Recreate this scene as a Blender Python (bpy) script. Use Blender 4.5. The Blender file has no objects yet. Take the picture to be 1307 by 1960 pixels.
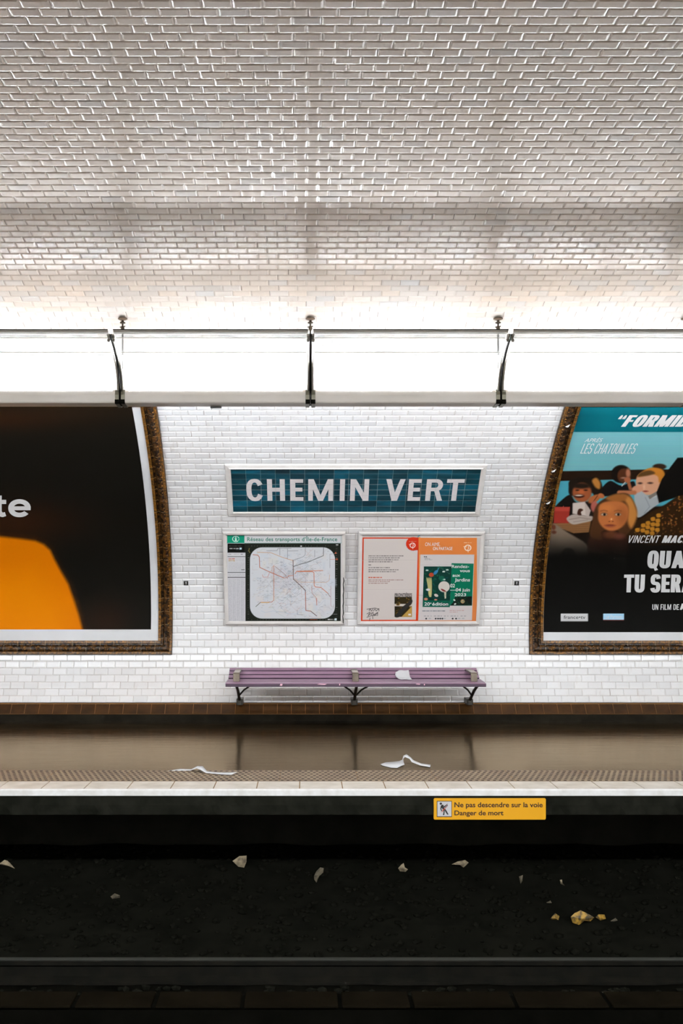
import bpy, bmesh, math, random
import numpy as np
from mathutils import Vector

random.seed(7)
RNG = np.random.default_rng(11)
SC = bpy.context.scene
COL = SC.collection

# ------------------------------------------------------------------ camera, world, exposure
F, VX, VY, EYE = 2071.0, 585.0, 1108.0, 1.54       # focal length / principal point of the 1307x1960 frame, eye height
cam_d = bpy.data.cameras.new('camera')
cam = bpy.data.objects.new('camera', cam_d)
COL.objects.link(cam)
cam.location = (0, 0, EYE)
cam.rotation_euler = (math.pi / 2, 0, 0)
cam_d.sensor_width = 36.0
cam_d.lens = F * 36.0 / 1960.0
cam_d.shift_x = (653.5 - VX) / 1960.0
cam_d.shift_y = (VY - 980.0) / 1960.0
cam_d.clip_end = 100
SC.camera = cam

world = bpy.data.worlds.new('world')
SC.world = world
world.use_nodes = True
world.node_tree.nodes['Background'].inputs[0].default_value = (0.01, 0.01, 0.008, 1)
world.node_tree.nodes['Background'].inputs[1].default_value = 0.3

SC.view_settings.view_transform = 'Standard'
SC.view_settings.look = 'None'
SC.view_settings.exposure = 0.0
SC.view_settings.gamma = 1.0
SC.view_settings.use_curve_mapping = False
SC.cycles.use_denoising = True
SC.cycles.max_bounces = 10
SC.cycles.diffuse_bounces = 6
SC.cycles.sample_clamp_indirect = 8.0

TUBE_FAR = 215.0        # strength of the fluorescent tubes over the far platform
TUBE_NEAR = 215.0       # and over the platform the camera stands on
ADDED_WASH = 120.0       # added hidden tube behind each trough, brightens the wall
OPAL_THROUGH = 0.9    # share of the light the opal reflector lets through
OPAL_CLEAR = 0.80      # share that passes straight through the acrylic
BACK_CLEAR = 0.45       # the same for the added wall-side sheet
TUBE_COL = (0.90, 0.955, 1.0, 1)

# ------------------------------------------------------------------ materials
def srgb(*c):
    out = []
    for x in c:
        x = x / 255.0
        out.append(x / 12.92 if x <= 0.04045 else ((x + 0.055) / 1.055) ** 2.4)
    return tuple(out)

def mat(name, col, rough=0.5, metal=0.0, spec=0.5):
    m = bpy.data.materials.new(name)
    m.use_nodes = True
    b = m.node_tree.nodes['Principled BSDF']
    b.inputs['Base Color'].default_value = (*col[:3], 1)
    b.inputs['Roughness'].default_value = rough
    b.inputs['Metallic'].default_value = metal
    b.inputs['Specular IOR Level'].default_value = spec
    return m

def nodes(m):
    nt = m.node_tree
    return nt, nt.nodes, nt.links, nt.nodes['Principled BSDF']

def noise(m, scale, detail=4, vec=None, rough=0.55):
    nt, N, L, b = nodes(m)
    n = N.new('ShaderNodeTexNoise')
    n.inputs['Scale'].default_value = scale
    n.inputs['Detail'].default_value = detail
    n.inputs['Roughness'].default_value = rough
    tc = N.new('ShaderNodeTexCoord')
    if vec:
        mp = N.new('ShaderNodeMapping')
        mp.inputs['Scale'].default_value = vec
        L.new(tc.outputs['Object'], mp.inputs['Vector'])
        L.new(mp.outputs['Vector'], n.inputs['Vector'])
    else:
        L.new(tc.outputs['Object'], n.inputs['Vector'])
    return n

def ramp(m, fac, stops):
    nt, N, L, b = nodes(m)
    r = N.new('ShaderNodeValToRGB')
    e = r.color_ramp.elements
    while len(e) < len(stops):
        e.new(0.5)
    for el, (p, c) in zip(e, stops):
        el.position = p
        el.color = (*c[:3], 1)
    L.new(fac, r.inputs['Fac'])
    return r

def mix(m, fac, a, b_, blend='MIX'):
    nt, N, L, b = nodes(m)
    x = N.new('ShaderNodeMix')
    x.data_type = 'RGBA'
    x.blend_type = blend
    if isinstance(fac, (int, float)):
        x.inputs[0].default_value = fac
    else:
        L.new(fac, x.inputs[0])
    for k, v in ((6, a), (7, b_)):
        if isinstance(v, tuple):
            x.inputs[k].default_value = (*v[:3], 1)
        else:
            L.new(v, x.inputs[k])
    return x.outputs[2]

def bump(m, height, strength=0.3, dist=0.01):
    nt, N, L, b = nodes(m)
    bp = N.new('ShaderNodeBump')
    bp.inputs['Strength'].default_value = strength
    bp.inputs['Distance'].default_value = dist
    L.new(height, bp.inputs['Height'])
    L.new(bp.outputs['Normal'], b.inputs['Normal'])

def mottled(name, c1, c2, scale, rough=0.5, metal=0, spec=0.5, vec=None, bmp=0.0, lo=0.35, hi=0.65):
    m = mat(name, c1, rough, metal, spec)
    n = noise(m, scale, 5, vec)
    r = ramp(m, n.outputs['Fac'], [(lo, c1), (hi, c2)])
    m.node_tree.links.new(r.outputs['Color'], m.node_tree.nodes['Principled BSDF'].inputs['Base Color'])
    if bmp:
        bump(m, n.outputs['Fac'], bmp, 0.005)
    return m

# glazed white tiles: every tile its own tone, with broad patches of age-warmed glaze
def tile_material(name, pale, warm, rough=0.2, spec=0.5):
    m = mat(name, pale, rough, 0, spec)
    nt, N, L, b = nodes(m)
    g = N.new('ShaderNodeNewGeometry')
    r1 = ramp(m, g.outputs['Random Per Island'], [(0.0, tuple(c * 0.93 for c in pale)), (0.6, pale), (1.0, tuple(min(1, c * 1.03) for c in pale))])
    n1 = noise(m, 0.8, 5)
    r2 = ramp(m, n1.outputs['Fac'], [(0.35, (0, 0, 0)), (0.7, (1, 1, 1))])
    c = mix(m, r2.outputs['Color'], r1.outputs['Color'], warm, 'MULTIPLY')
    n2 = noise(m, 14, 4, (1, 0.3, 0.3))
    r3 = ramp(m, n2.outputs['Fac'], [(0.62, (0, 0, 0)), (0.8, (0.35, 0.35, 0.35))])
    c = mix(m, r3.outputs['Color'], c, (0.62, 0.52, 0.42), 'MULTIPLY')
    L.new(c, b.inputs['Base Color'])
    return m

M = {}
M['tile'] = tile_material('white_glazed_tile', (0.635, 0.63, 0.635), (0.95, 0.91, 0.88))
VAULT_TILES = [tile_material('vault_glazed_tile_%d' % q, tuple(a + (b - a) * q / 3 for a, b in zip((0.82, 0.705, 0.61), (0.71, 0.71, 0.715))), (0.95, 0.90, 0.85), 0.2, 0.5) for q in range(4)]
M['grout'] = mottled('tile_grout', (0.46, 0.40, 0.35), (0.20, 0.13, 0.08), 5.0, 0.9)
M['vault_grout'] = mottled('vault_bed_joint', (0.90, 0.85, 0.79), (0.80, 0.73, 0.65), 4.0, 0.8)
m = mat('vault_upright_joint', (0.2, 0.14, 0.1), 0.9, 0, 0.1)
nt, N, L, b = nodes(m)
g = N.new('ShaderNodeNewGeometry')
L.new(ramp(m, g.outputs['Random Per Island'], [(0.0, (0.04, 0.022, 0.010)), (0.25, (0.20, 0.14, 0.10)), (0.6, (0.48, 0.39, 0.32)), (1.0, (0.66, 0.58, 0.50))]).outputs['Color'], b.inputs['Base Color'])
M['upright_joint'] = m
M['plain_tile'] = mat('plain_white_tile', (0.70, 0.66, 0.62), 0.3)
M['white_ceramic'] = mottled('white_ceramic', (0.60, 0.57, 0.545), (0.54, 0.50, 0.47), 6, 0.25)
M['white_enamel'] = mat('white_enamel_letters', (0.58, 0.53, 0.525), 0.35)
M['sign_grout'] = mat('sign_grout', (0.36, 0.36, 0.34), 0.8)
m = mat('teal_sign_tile', (0.01, 0.08, 0.11), 0.3, 0, 0.3)
nt, N, L, b = nodes(m)
g = N.new('ShaderNodeNewGeometry')
r1 = ramp(m, g.outputs['Random Per Island'], [(0.0, (0.003, 0.035, 0.05)), (0.35, (0.004, 0.06, 0.085)), (0.75, (0.004, 0.085, 0.125)), (1.0, (0.004, 0.12, 0.19))])
n1 = noise(m, 9, 4, (0.5, 1, 2.5))
r2 = ramp(m, n1.outputs['Fac'], [(0.3, (0.36, 0.36, 0.36)), (0.7, (0.80, 0.80, 0.80))])
L.new(mix(m, 1.0, r1.outputs['Color'], r2.outputs['Color'], 'MULTIPLY'), b.inputs['Base Color'])
M['sign_tile'] = m

M['paper'] = mottled('white_paper', (0.565, 0.56, 0.57), (0.525, 0.52, 0.525), 3, 0.6)
def print_material(name):
    m = mat(name, (1, 1, 1), 0.55, 0, 0.05)
    nt, N, L, b = nodes(m)
    a = N.new('ShaderNodeAttribute')
    a.attribute_name = 'ink'
    L.new(a.outputs['Color'], b.inputs['Base Color'])
    return m
M['print'] = print_material('printed_paper')
M['ink_white'] = mat('white_ink', (0.57, 0.555, 0.55), 0.5)
M['ink_black'] = mat('black_ink', (0.018, 0.016, 0.015), 0.5)
M['ink_green'] = mat('green_ink', srgb(20, 105, 85), 0.5)
M['ink_red'] = mat('red_ink', srgb(190, 60, 30), 0.5)
M['ink_pale'] = mat('pale_blue_ink', srgb(215, 235, 245), 0.5)
M['ink_brown'] = mat('brown_ink', srgb(42, 14, 8), 0.5)

M['frame_dark'] = mottled('brown_faience', (0.009, 0.0045, 0.002), (0.085, 0.034, 0.006), 26, 0.25, 0, 0.3, bmp=0.5, lo=0.42, hi=0.74)
M['frame_gold'] = mottled('honey_faience', (0.025, 0.011, 0.0035), (0.22, 0.092, 0.009), 45, 0.28, 0, 0.3, bmp=0.6, lo=0.38, hi=0.66)
M['frame_joint'] = mat('frame_joint', (0.40, 0.29, 0.16), 0.7)

M['plinth'] = mottled('brown_plinth_tile', (0.022, 0.009, 0.0022), (0.045, 0.018, 0.004), 7, 0.4, 0, 0.12)
M['plinth_joint'] = mat('plinth_joint', (0.22, 0.10, 0.022), 0.9)
M['black_base'] = mottled('black_skirting', (0.006, 0.005, 0.0035), (0.012, 0.010, 0.007), 8, 0.9, 0, 0.03)

# worn asphalt platform, polished by feet
m = mat('platform_asphalt', (0.16, 0.125, 0.095), 0.3, 0, 0.65)
nt, N, L, b = nodes(m)
n1 = noise(m, 3.5, 10, (0.35, 1.8, 1), 0.7)
r1 = ramp(m, n1.outputs['Fac'], [(0.25, (0.012, 0.009, 0.005)), (0.5, (0.024, 0.0175, 0.0105)), (0.75, (0.055, 0.041, 0.026))])
n3 = noise(m, 60, 3)
r3 = ramp(m, n3.outputs['Fac'], [(0.3, (0.8, 0.8, 0.8)), (0.7, (1.12, 1.12, 1.12))])
L.new(mix(m, 1.0, r1.outputs['Color'], r3.outputs['Color'], 'MULTIPLY'), b.inputs['Base Color'])
n2 = noise(m, 9, 8, (0.22, 1.6, 1), 0.65)
r2 = ramp(m, n2.outputs['Fac'], [(0.3, (0.07, 0.07, 0.07)), (0.7, (0.15, 0.15, 0.15))])
L.new(r2.outputs['Color'], b.inputs['Roughness'])
gl = N.new('ShaderNodeBsdfGlossy'); gl.inputs['Color'].default_value = (0.84, 0.66, 0.46, 1)
df = N.new('ShaderNodeBsdfDiffuse'); fr_ = N.new('ShaderNodeFresnel'); fr_.inputs['IOR'].default_value = 1.42
ms = N.new('ShaderNodeMixShader'); bp_ = N.new('ShaderNodeBump')
bp_.inputs['Strength'].default_value = 0.2; bp_.inputs['Distance'].default_value = 0.006
L.new(n2.outputs['Fac'], bp_.inputs['Height'])
L.new(b.inputs['Base Color'].links[0].from_socket, df.inputs['Color']); L.new(r2.outputs['Color'], gl.inputs['Roughness'])
L.new(bp_.outputs['Normal'], gl.inputs['Normal'])
L.new(fr_.outputs[0], ms.inputs[0]); L.new(df.outputs[0], ms.inputs[1]); L.new(gl.outputs[0], ms.inputs[2])
L.new(ms.outputs[0], N['Material Output'].inputs['Surface'])
M['asphalt'] = m
M['tactile'] = mottled('tactile_strip', (0.24, 0.175, 0.105), (0.17, 0.115, 0.068), 3, 0.6)
M['stud'] = mottled('tactile_stud', (0.035, 0.018, 0.010), (0.075, 0.043, 0.024), 5, 0.5)
M['edge_tile'] = mottled('pale_edge_tile', (0.62, 0.56, 0.49), (0.48, 0.42, 0.35), 6, 0.45, bmp=0.1)
M['edge_joint'] = mat('edge_joint', (0.20, 0.11, 0.03), 0.8)
M['nosing'] = mottled('white_nosing', (0.70, 0.685, 0.67), (0.58, 0.555, 0.52), 12, 0.5)
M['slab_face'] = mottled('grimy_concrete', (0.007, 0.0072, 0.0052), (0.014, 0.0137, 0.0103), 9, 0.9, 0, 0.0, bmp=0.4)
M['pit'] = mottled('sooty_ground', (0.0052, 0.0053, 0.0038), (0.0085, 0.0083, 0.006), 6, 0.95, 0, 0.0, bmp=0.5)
M['pit_front'] = mottled('darkened_track_bed', (0.0018, 0.0018, 0.0013), (0.0032, 0.003, 0.0022), 6, 0.95, 0, 0.0)  # darker copy of the ground colour, cancels the stronger light in front
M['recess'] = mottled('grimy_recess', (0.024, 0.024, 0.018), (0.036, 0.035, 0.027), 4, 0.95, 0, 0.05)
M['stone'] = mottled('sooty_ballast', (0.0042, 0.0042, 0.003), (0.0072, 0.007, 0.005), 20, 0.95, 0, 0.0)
M['rail'] = mottled('dark_rail_steel', (0.005, 0.005, 0.004), (0.009, 0.008, 0.006), 10, 0.6, 0.0, 0.02)
M['rail_top'] = mat('worn_rail_head', (0.03, 0.03, 0.025), 0.5, 0.3, 0.2)
M['cover'] = mottled('brown_cover', (0.0035, 0.0027, 0.0016), (0.006, 0.0046, 0.0027), 5, 0.95, 0, 0.0)

M['yellow'] = mat('yellow_plate', srgb(208, 148, 0), 0.45)
M['plate_white'] = mat('plate_white', (0.48, 0.465, 0.47), 0.5)
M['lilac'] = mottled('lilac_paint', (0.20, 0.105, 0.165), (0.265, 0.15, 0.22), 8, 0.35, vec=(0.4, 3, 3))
M['lilac_shade'] = mottled('shaded_purple_paint', (0.035, 0.017, 0.033), (0.055, 0.027, 0.05), 8, 0.4, vec=(0.4, 3, 3))  # darker lilac, paints shade onto the slat fronts and seat edge
M['chip'] = mat('bare_pink_wood', (0.62, 0.36, 0.42), 0.6)
M['iron'] = mottled('dark_cast_iron', (0.012, 0.010, 0.008), (0.03, 0.025, 0.018), 14, 0.4, 0.4)
M['arm_metal'] = mottled('bronze_armrest', (0.16, 0.13, 0.095), (0.08, 0.06, 0.04), 12, 0.4, 0.3)
M['arm_top'] = mat('pale_armrest_top', (0.42, 0.36, 0.32), 0.35, 0.3)  # paler than the armrest body
M['black'] = mat('black_plastic', (0.010, 0.010, 0.008), 0.4)

M['housing'] = mottled('cream_housing', (0.86, 0.80, 0.74), (0.80, 0.74, 0.67), 2, 0.3)
M['rail_enamel'] = mat('cream_rail', (0.92, 0.87, 0.80), 0.35)
M['chrome'] = mat('brushed_chrome', (0.50, 0.47, 0.42), 0.3, 0.6)
M['rib_dark'] = mat('dark_fill', (0.006, 0.0055, 0.004), 0.8, 0, 0.05)
M['cap_metal'] = mat('dull_end_cap', (0.17, 0.16, 0.12), 0.35, 0.7)
M['rod_metal'] = mat('aged_rod_metal', (0.06, 0.042, 0.025), 0.4, 0.5)
M['canopy_metal'] = mat('bronze_canopy', (0.13, 0.085, 0.055), 0.4, 0.3)
M['socket'] = mat('tan_lamp_socket', (0.55, 0.42, 0.32), 0.5)
# opal acrylic that lets part of the light through
def opal(name, through, clear, tint=1.0):
    m = bpy.data.materials.new(name)
    m.use_nodes = True
    nt = m.node_tree
    nt.nodes.clear()
    def mixed(f, a, b_):
        x = nt.nodes.new('ShaderNodeMixShader')
        x.inputs[0].default_value = f
        nt.links.new(a.outputs[0], x.inputs[1]); nt.links.new(b_.outputs[0], x.inputs[2])
        return x
    d_ = nt.nodes.new('ShaderNodeBsdfDiffuse'); d_.inputs[0].default_value = (0.84, 0.84, 0.84, 1)
    t_ = nt.nodes.new('ShaderNodeBsdfTranslucent'); t_.inputs[0].default_value = (0.9, 0.9, 0.9, 1)
    g_ = nt.nodes.new('ShaderNodeBsdfGlossy'); g_.inputs['Roughness'].default_value = 0.4
    c_ = nt.nodes.new('ShaderNodeBsdfTransparent'); c_.inputs[0].default_value = (tint, tint, tint, 1)
    o_ = nt.nodes.new('ShaderNodeOutputMaterial')
    nt.links.new(mixed(clear, mixed(0.04, mixed(through, d_, t_), g_), c_).outputs[0], o_.inputs[0])
    return m
M['opal'] = opal('opal_front', OPAL_THROUGH, OPAL_CLEAR)
M['added_opal_back'] = opal('added_opal_back', OPAL_THROUGH, BACK_CLEAR)
M['opal_flap'] = opal('opal_flap', OPAL_THROUGH, 0.94, 0.70)  # for the added upper sheet
M['added_visor'] = opal('added_visor', 0.85, 0.0)
def tube_material(name, s):
    m = mat(name, (0.9, 0.9, 0.9), 0.3)
    b = m.node_tree.nodes['Principled BSDF']
    b.inputs['Emission Color'].default_value = TUBE_COL
    b.inputs['Emission Strength'].default_value = s
    return m
M['tube'] = tube_material('lit_tube', TUBE_FAR)
M['added_wash'] = tube_material('added_wash_tube', ADDED_WASH)
M['tube_near'] = tube_material('lit_tube_near', TUBE_NEAR)

# ------------------------------------------------------------------ mesh helpers
class MB:
    """collects faces with a material each; build() links them as ONE mesh object"""
    def __init__(self):
        self.v, self.f, self.m, self.mats, self.n = [], [], [], [], 0
        self.ink = []
        self.smooth_mats = set()
    def mi(self, m):
        if m not in self.mats:
            self.mats.append(m)
        return self.mats.index(m)
    def add(self, verts, faces, m, ink=None):
        i = self.mi(m)
        verts = np.asarray(verts, float).reshape(-1, 3)
        self.v.append(verts)
        self.ink.append(np.ones((len(verts), 4)) if ink is None else ink)
        self.f.extend([tuple(int(k) + self.n for k in f) for f in faces])
        self.m.extend([i] * len(faces))
        self.n += len(verts)
    def box(self, lo, hi, m):
        x0, y0, z0 = lo; x1, y1, z1 = hi
        self.add([(x0, y0, z0), (x1, y0, z0), (x1, y1, z0), (x0, y1, z0), (x0, y0, z1), (x1, y0, z1), (x1, y1, z1), (x0, y1, z1)],
                 [(0, 3, 2, 1), (4, 5, 6, 7), (0, 1, 5, 4), (1, 2, 6, 5), (2, 3, 7, 6), (3, 0, 4, 7)], m)
    def bar(self, a, b, w, h, m, up=(0, 0, 1)):
        a, b = Vector(a), Vector(b)
        d = (b - a).normalized()
        s = d.cross(Vector(up))
        if s.length < 1e-5:
            s = d.cross(Vector((1, 0, 0)))
        s.normalize()
        u = s.cross(d)
        q = []
        for p in (a, b):
            for i, j in ((-1, -1), (1, -1), (1, 1), (-1, 1)):
                q.append(p + s * (i * w / 2) + u * (j * h / 2))
        self.add([tuple(p) for p in q], [(0, 3, 2, 1), (4, 5, 6, 7), (0, 1, 5, 4), (1, 2, 6, 5), (2, 3, 7, 6), (3, 0, 4, 7)], m)
    def prism(self, poly_yz, x0, x1, m):
        """profile in (y, z) swept along X"""
        k = len(poly_yz)
        v = [(x0, y, z) for y, z in poly_yz] + [(x1, y, z) for y, z in poly_yz]
        f = [(i, (i + 1) % k, k + (i + 1) % k, k + i) for i in range(k)]
        f += [tuple(range(k - 1, -1, -1)), tuple(range(k, 2 * k))]
        self.add(v, f, m)
    def sheet(self, line_yz, x0, x1, m):
        k = len(line_yz)
        v = [(x0, y, z) for y, z in line_yz] + [(x1, y, z) for y, z in line_yz]
        self.add(v, [(i, i + 1, k + i + 1, k + i) for i in range(k - 1)], m)
    def tube(self, pts, r, m, n=10, caps=True):
        pts = [Vector(p) for p in pts]
        rr = r if isinstance(r, (list, tuple)) else [r] * len(pts)
        v = []
        for i, p in enumerate(pts):
            d = (pts[min(i + 1, len(pts) - 1)] - pts[max(i - 1, 0)]).normalized()
            a = d.cross(Vector((1, 0, 0)))
            if a.length < 0.1:
                a = d.cross(Vector((0, 0, 1)))
            a.normalize()
            c = d.cross(a)
            for k in range(n):
                t = 2 * math.pi * k / n
                v.append(tuple(p + a * (math.cos(t) * rr[i]) + c * (math.sin(t) * rr[i])))
        f = []
        for i in range(len(pts) - 1):
            for k in range(n):
                f.append((i * n + k, i * n + (k + 1) % n, (i + 1) * n + (k + 1) % n, (i + 1) * n + k))
        if caps:
            f.append(tuple(range(n - 1, -1, -1)))
            f.append(tuple((len(pts) - 1) * n + k for k in range(n)))
        self.add(v, f, m)
    def build(self, name, parent=None, smooth=False, bevel=0.0, recalc=True, ink=False):
        me = bpy.data.meshes.new(name)
        V = np.concatenate(self.v)
        me.from_pydata(V.tolist(), [], self.f)
        for mm in self.mats:
            me.materials.append(mm)
        me.polygons.foreach_set('material_index', np.array(self.m, dtype=np.int32))
        if ink:
            a = me.attributes.new('ink', 'FLOAT_COLOR', 'POINT')
            a.data.foreach_set('color', np.concatenate(self.ink).astype(np.float32).ravel())
        if recalc:
            bm = bmesh.new(); bm.from_mesh(me)
            bmesh.ops.recalc_face_normals(bm, faces=bm.faces)
            bm.to_mesh(me); bm.free()
        if smooth:
            me.polygons.foreach_set('use_smooth', np.ones(len(me.polygons), dtype=bool))
        me.update()
        o = bpy.data.objects.new(name, me)
        COL.objects.link(o)
        if parent is not None:
            o.parent = parent
            o.matrix_parent_inverse = parent.matrix_world.inverted() if False else o.matrix_parent_inverse
        if bevel:
            md = o.modifiers.new('soft_edge', 'BEVEL')
            md.width = bevel; md.segments = 2; md.limit_method = 'ANGLE'
        return o

def tag(o, label=None, cat=None, group=None, kind=None):
    if label: o['label'] = label
    if cat: o['category'] = cat
    if group: o['group'] = group
    if kind: o['kind'] = kind
    return o

def empty(name, loc=(0, 0, 0)):
    o = bpy.data.objects.new(name, None)
    o.empty_display_size = 0.1
    COL.objects.link(o)
    o.location = loc
    return o

def local(o, loc):
    """shift mesh data so that world coordinates become local to a parent at loc"""
    me = o.data
    co = np.empty(len(me.vertices) * 3, dtype=np.float32)
    me.vertices.foreach_get('co', co)
    co = co.reshape(-1, 3) - np.array(loc, dtype=np.float32)
    me.vertices.foreach_set('co', co.ravel())
    me.update()
    return o

# ------------------------------------------------------------------ the elliptical vault
CY, CA, CZ, CB = 5.1, 6.83, 0.94, 3.46
_t = np.linspace(math.asin((-0.02 - CZ) / CB), math.pi - math.asin((-0.02 - CZ) / CB), 6001)
_y = CY + CA * np.cos(_t)
_z = CZ + CB * np.sin(_t)
_s = np.concatenate([[0], np.cumsum(np.hypot(np.diff(_y), np.diff(_z)))])
_nx = -np.cos(_t) / CA
_nz = -np.sin(_t) / CB
_nl = np.hypot(_nx, _nz)
_nx, _nz = _nx / _nl, _nz / _nl
_half = _y > 4.7

class VaultSurf:
    """(X, s) on the vault, d metres off the masonry; s runs from the platform up the far wall"""
    def __init__(self, d=0.0, skew=0.0, sref=0.0):
        self.d, self.k, self.s0 = d, skew, sref
        yy, zz = _y + _nx * d, _z + _nz * d
        vv = VY - F * (zz - EYE) / yy
        self.vs = vv[_half][::-1]
        self.ss = _s[_half][::-1]
    def s(self, v):
        return float(np.interp(v, self.vs, self.ss))
    def yz(self, s, off=0.0):
        d = self.d + off
        return (np.interp(s, _s, _y) + np.interp(s, _s, _nx) * d, np.interp(s, _s, _z) + np.interp(s, _s, _nz) * d)
    def inv(self, px, v):
        s = self.s(v)
        y, z = self.yz(s)
        return (px - VX) * y / F - self.k * (s - self.s0), s
    def pt(self, X, s, off=0.0):
        X, s = np.asarray(X, float), np.asarray(s, float)
        y, z = self.yz(s, off)
        return np.stack(np.broadcast_arrays(X + self.k * (s - self.s0), y, z), -1)

class FlatSurf:
    """a flat board from (y0, z0) at its foot to (y1, z1) at its head"""
    def __init__(self, yb, zb, yt, zt):
        self.a, self.b = np.array([yb, zb]), np.array([yt, zt])
        self.L = float(np.hypot(*(self.b - self.a)))
        self.u = (self.b - self.a) / self.L
        self.nn = np.array([-self.u[1], self.u[0]])
        if self.nn[0] > 0:
            self.nn = -self.nn
    def s(self, v):
        k = (VY - v) / F                      # z - EYE = k * y
        return float((EYE + k * self.a[0] - self.a[1]) / (self.u[1] - k * self.u[0]))
    def yz(self, s, off=0.0):
        s = np.asarray(s, float)
        return self.a[0] + self.u[0] * s + self.nn[0] * off, self.a[1] + self.u[1] * s + self.nn[1] * off
    def inv(self, px, v):
        s = self.s(v)
        y, z = self.yz(s)
        return (px - VX) * float(y) / F, s
    def pt(self, X, s, off=0.0):
        X, s = np.asarray(X, float), np.asarray(s, float)
        y, z = self.yz(s, off)
        return np.stack(np.broadcast_arrays(X, y, z), -1)

def px_at(px, y):
    return (px - VX) * y / F
def on_plane(px, v, z):
    y = F * (EYE - z) / (v - VY)
    return Vector((px_at(px, y), y, z))

# ------------------------------------------------------------------ text and printing
def text_mesh(txt, bold=0.0, shear=0.0, spacing=1.0):
    c = bpy.data.curves.new('t', 'FONT')
    c.body = txt
    c.size = 1.0
    c.offset = bold
    c.shear = shear
    c.space_character = spacing
    c.resolution_u = 4
    c.fill_mode = 'FRONT'
    o = bpy.data.objects.new('t', c)
    COL.objects.link(o)
    dg = bpy.context.evaluated_depsgraph_get()
    me = o.evaluated_get(dg).to_mesh()
    v = np.empty(len(me.vertices) * 3, dtype=np.float32)
    me.vertices.foreach_get('co', v)
    v = v.reshape(-1, 3)[:, :2].astype(float).copy()
    f = [tuple(p.vertices) for p in me.polygons]
    o.evaluated_get(dg).to_mesh_clear()
    bpy.data.objects.remove(o)
    bpy.data.curves.remove(c)
    return v, f

_cap = {}
def cap_height(bold):
    if bold not in _cap:
        v, f = text_mesh('H', bold)
        _cap[bold] = (v[:, 1].min(), v[:, 1].max())
    return _cap[bold]

def put_text(mb, surf, txt, x0, x1, vtop, vbase, m, bold=0.0, shear=0.0, spacing=1.0, off=0.0015):
    """caps reach from vbase to vtop, the ink from x0 to x1 (photo pixels, taken on the surface)"""
    v, f = text_mesh(txt, bold, shear, spacing)
    lo, hi = cap_height(bold)
    vm = (vtop + vbase) / 2
    X0, X1 = surf.inv(x0, vm)[0], surf.inv(x1, vm)[0]
    s0, s1 = surf.s(vbase), surf.s(vtop)
    a, b_ = v[:, 0].min(), v[:, 0].max()
    X = X0 + (v[:, 0] - a) / (b_ - a) * (X1 - X0)
    s = s0 + (v[:, 1] - lo) / (hi - lo) * (s1 - s0)
    mb.add(surf.pt(X, s, off), f, m)

def _ring(cx, cy, rx, ry, t, b, a0, a1, n=22, p=0.82):
    """superelliptic stroke of thickness t (sideways) and b (up and down)"""
    def pt(a, kx, ky):
        c, s = math.cos(a), math.sin(a)
        return (cx + kx * math.copysign(abs(c) ** p, c), cy + ky * math.copysign(abs(s) ** p, s))
    A = [math.radians(a0 + (a1 - a0) * i / n) for i in range(n + 1)]
    return [[pt(A[i], rx, ry), pt(A[i + 1], rx, ry), pt(A[i + 1], rx - t, ry - b), pt(A[i], rx - t, ry - b)] for i in range(n)]

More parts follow.
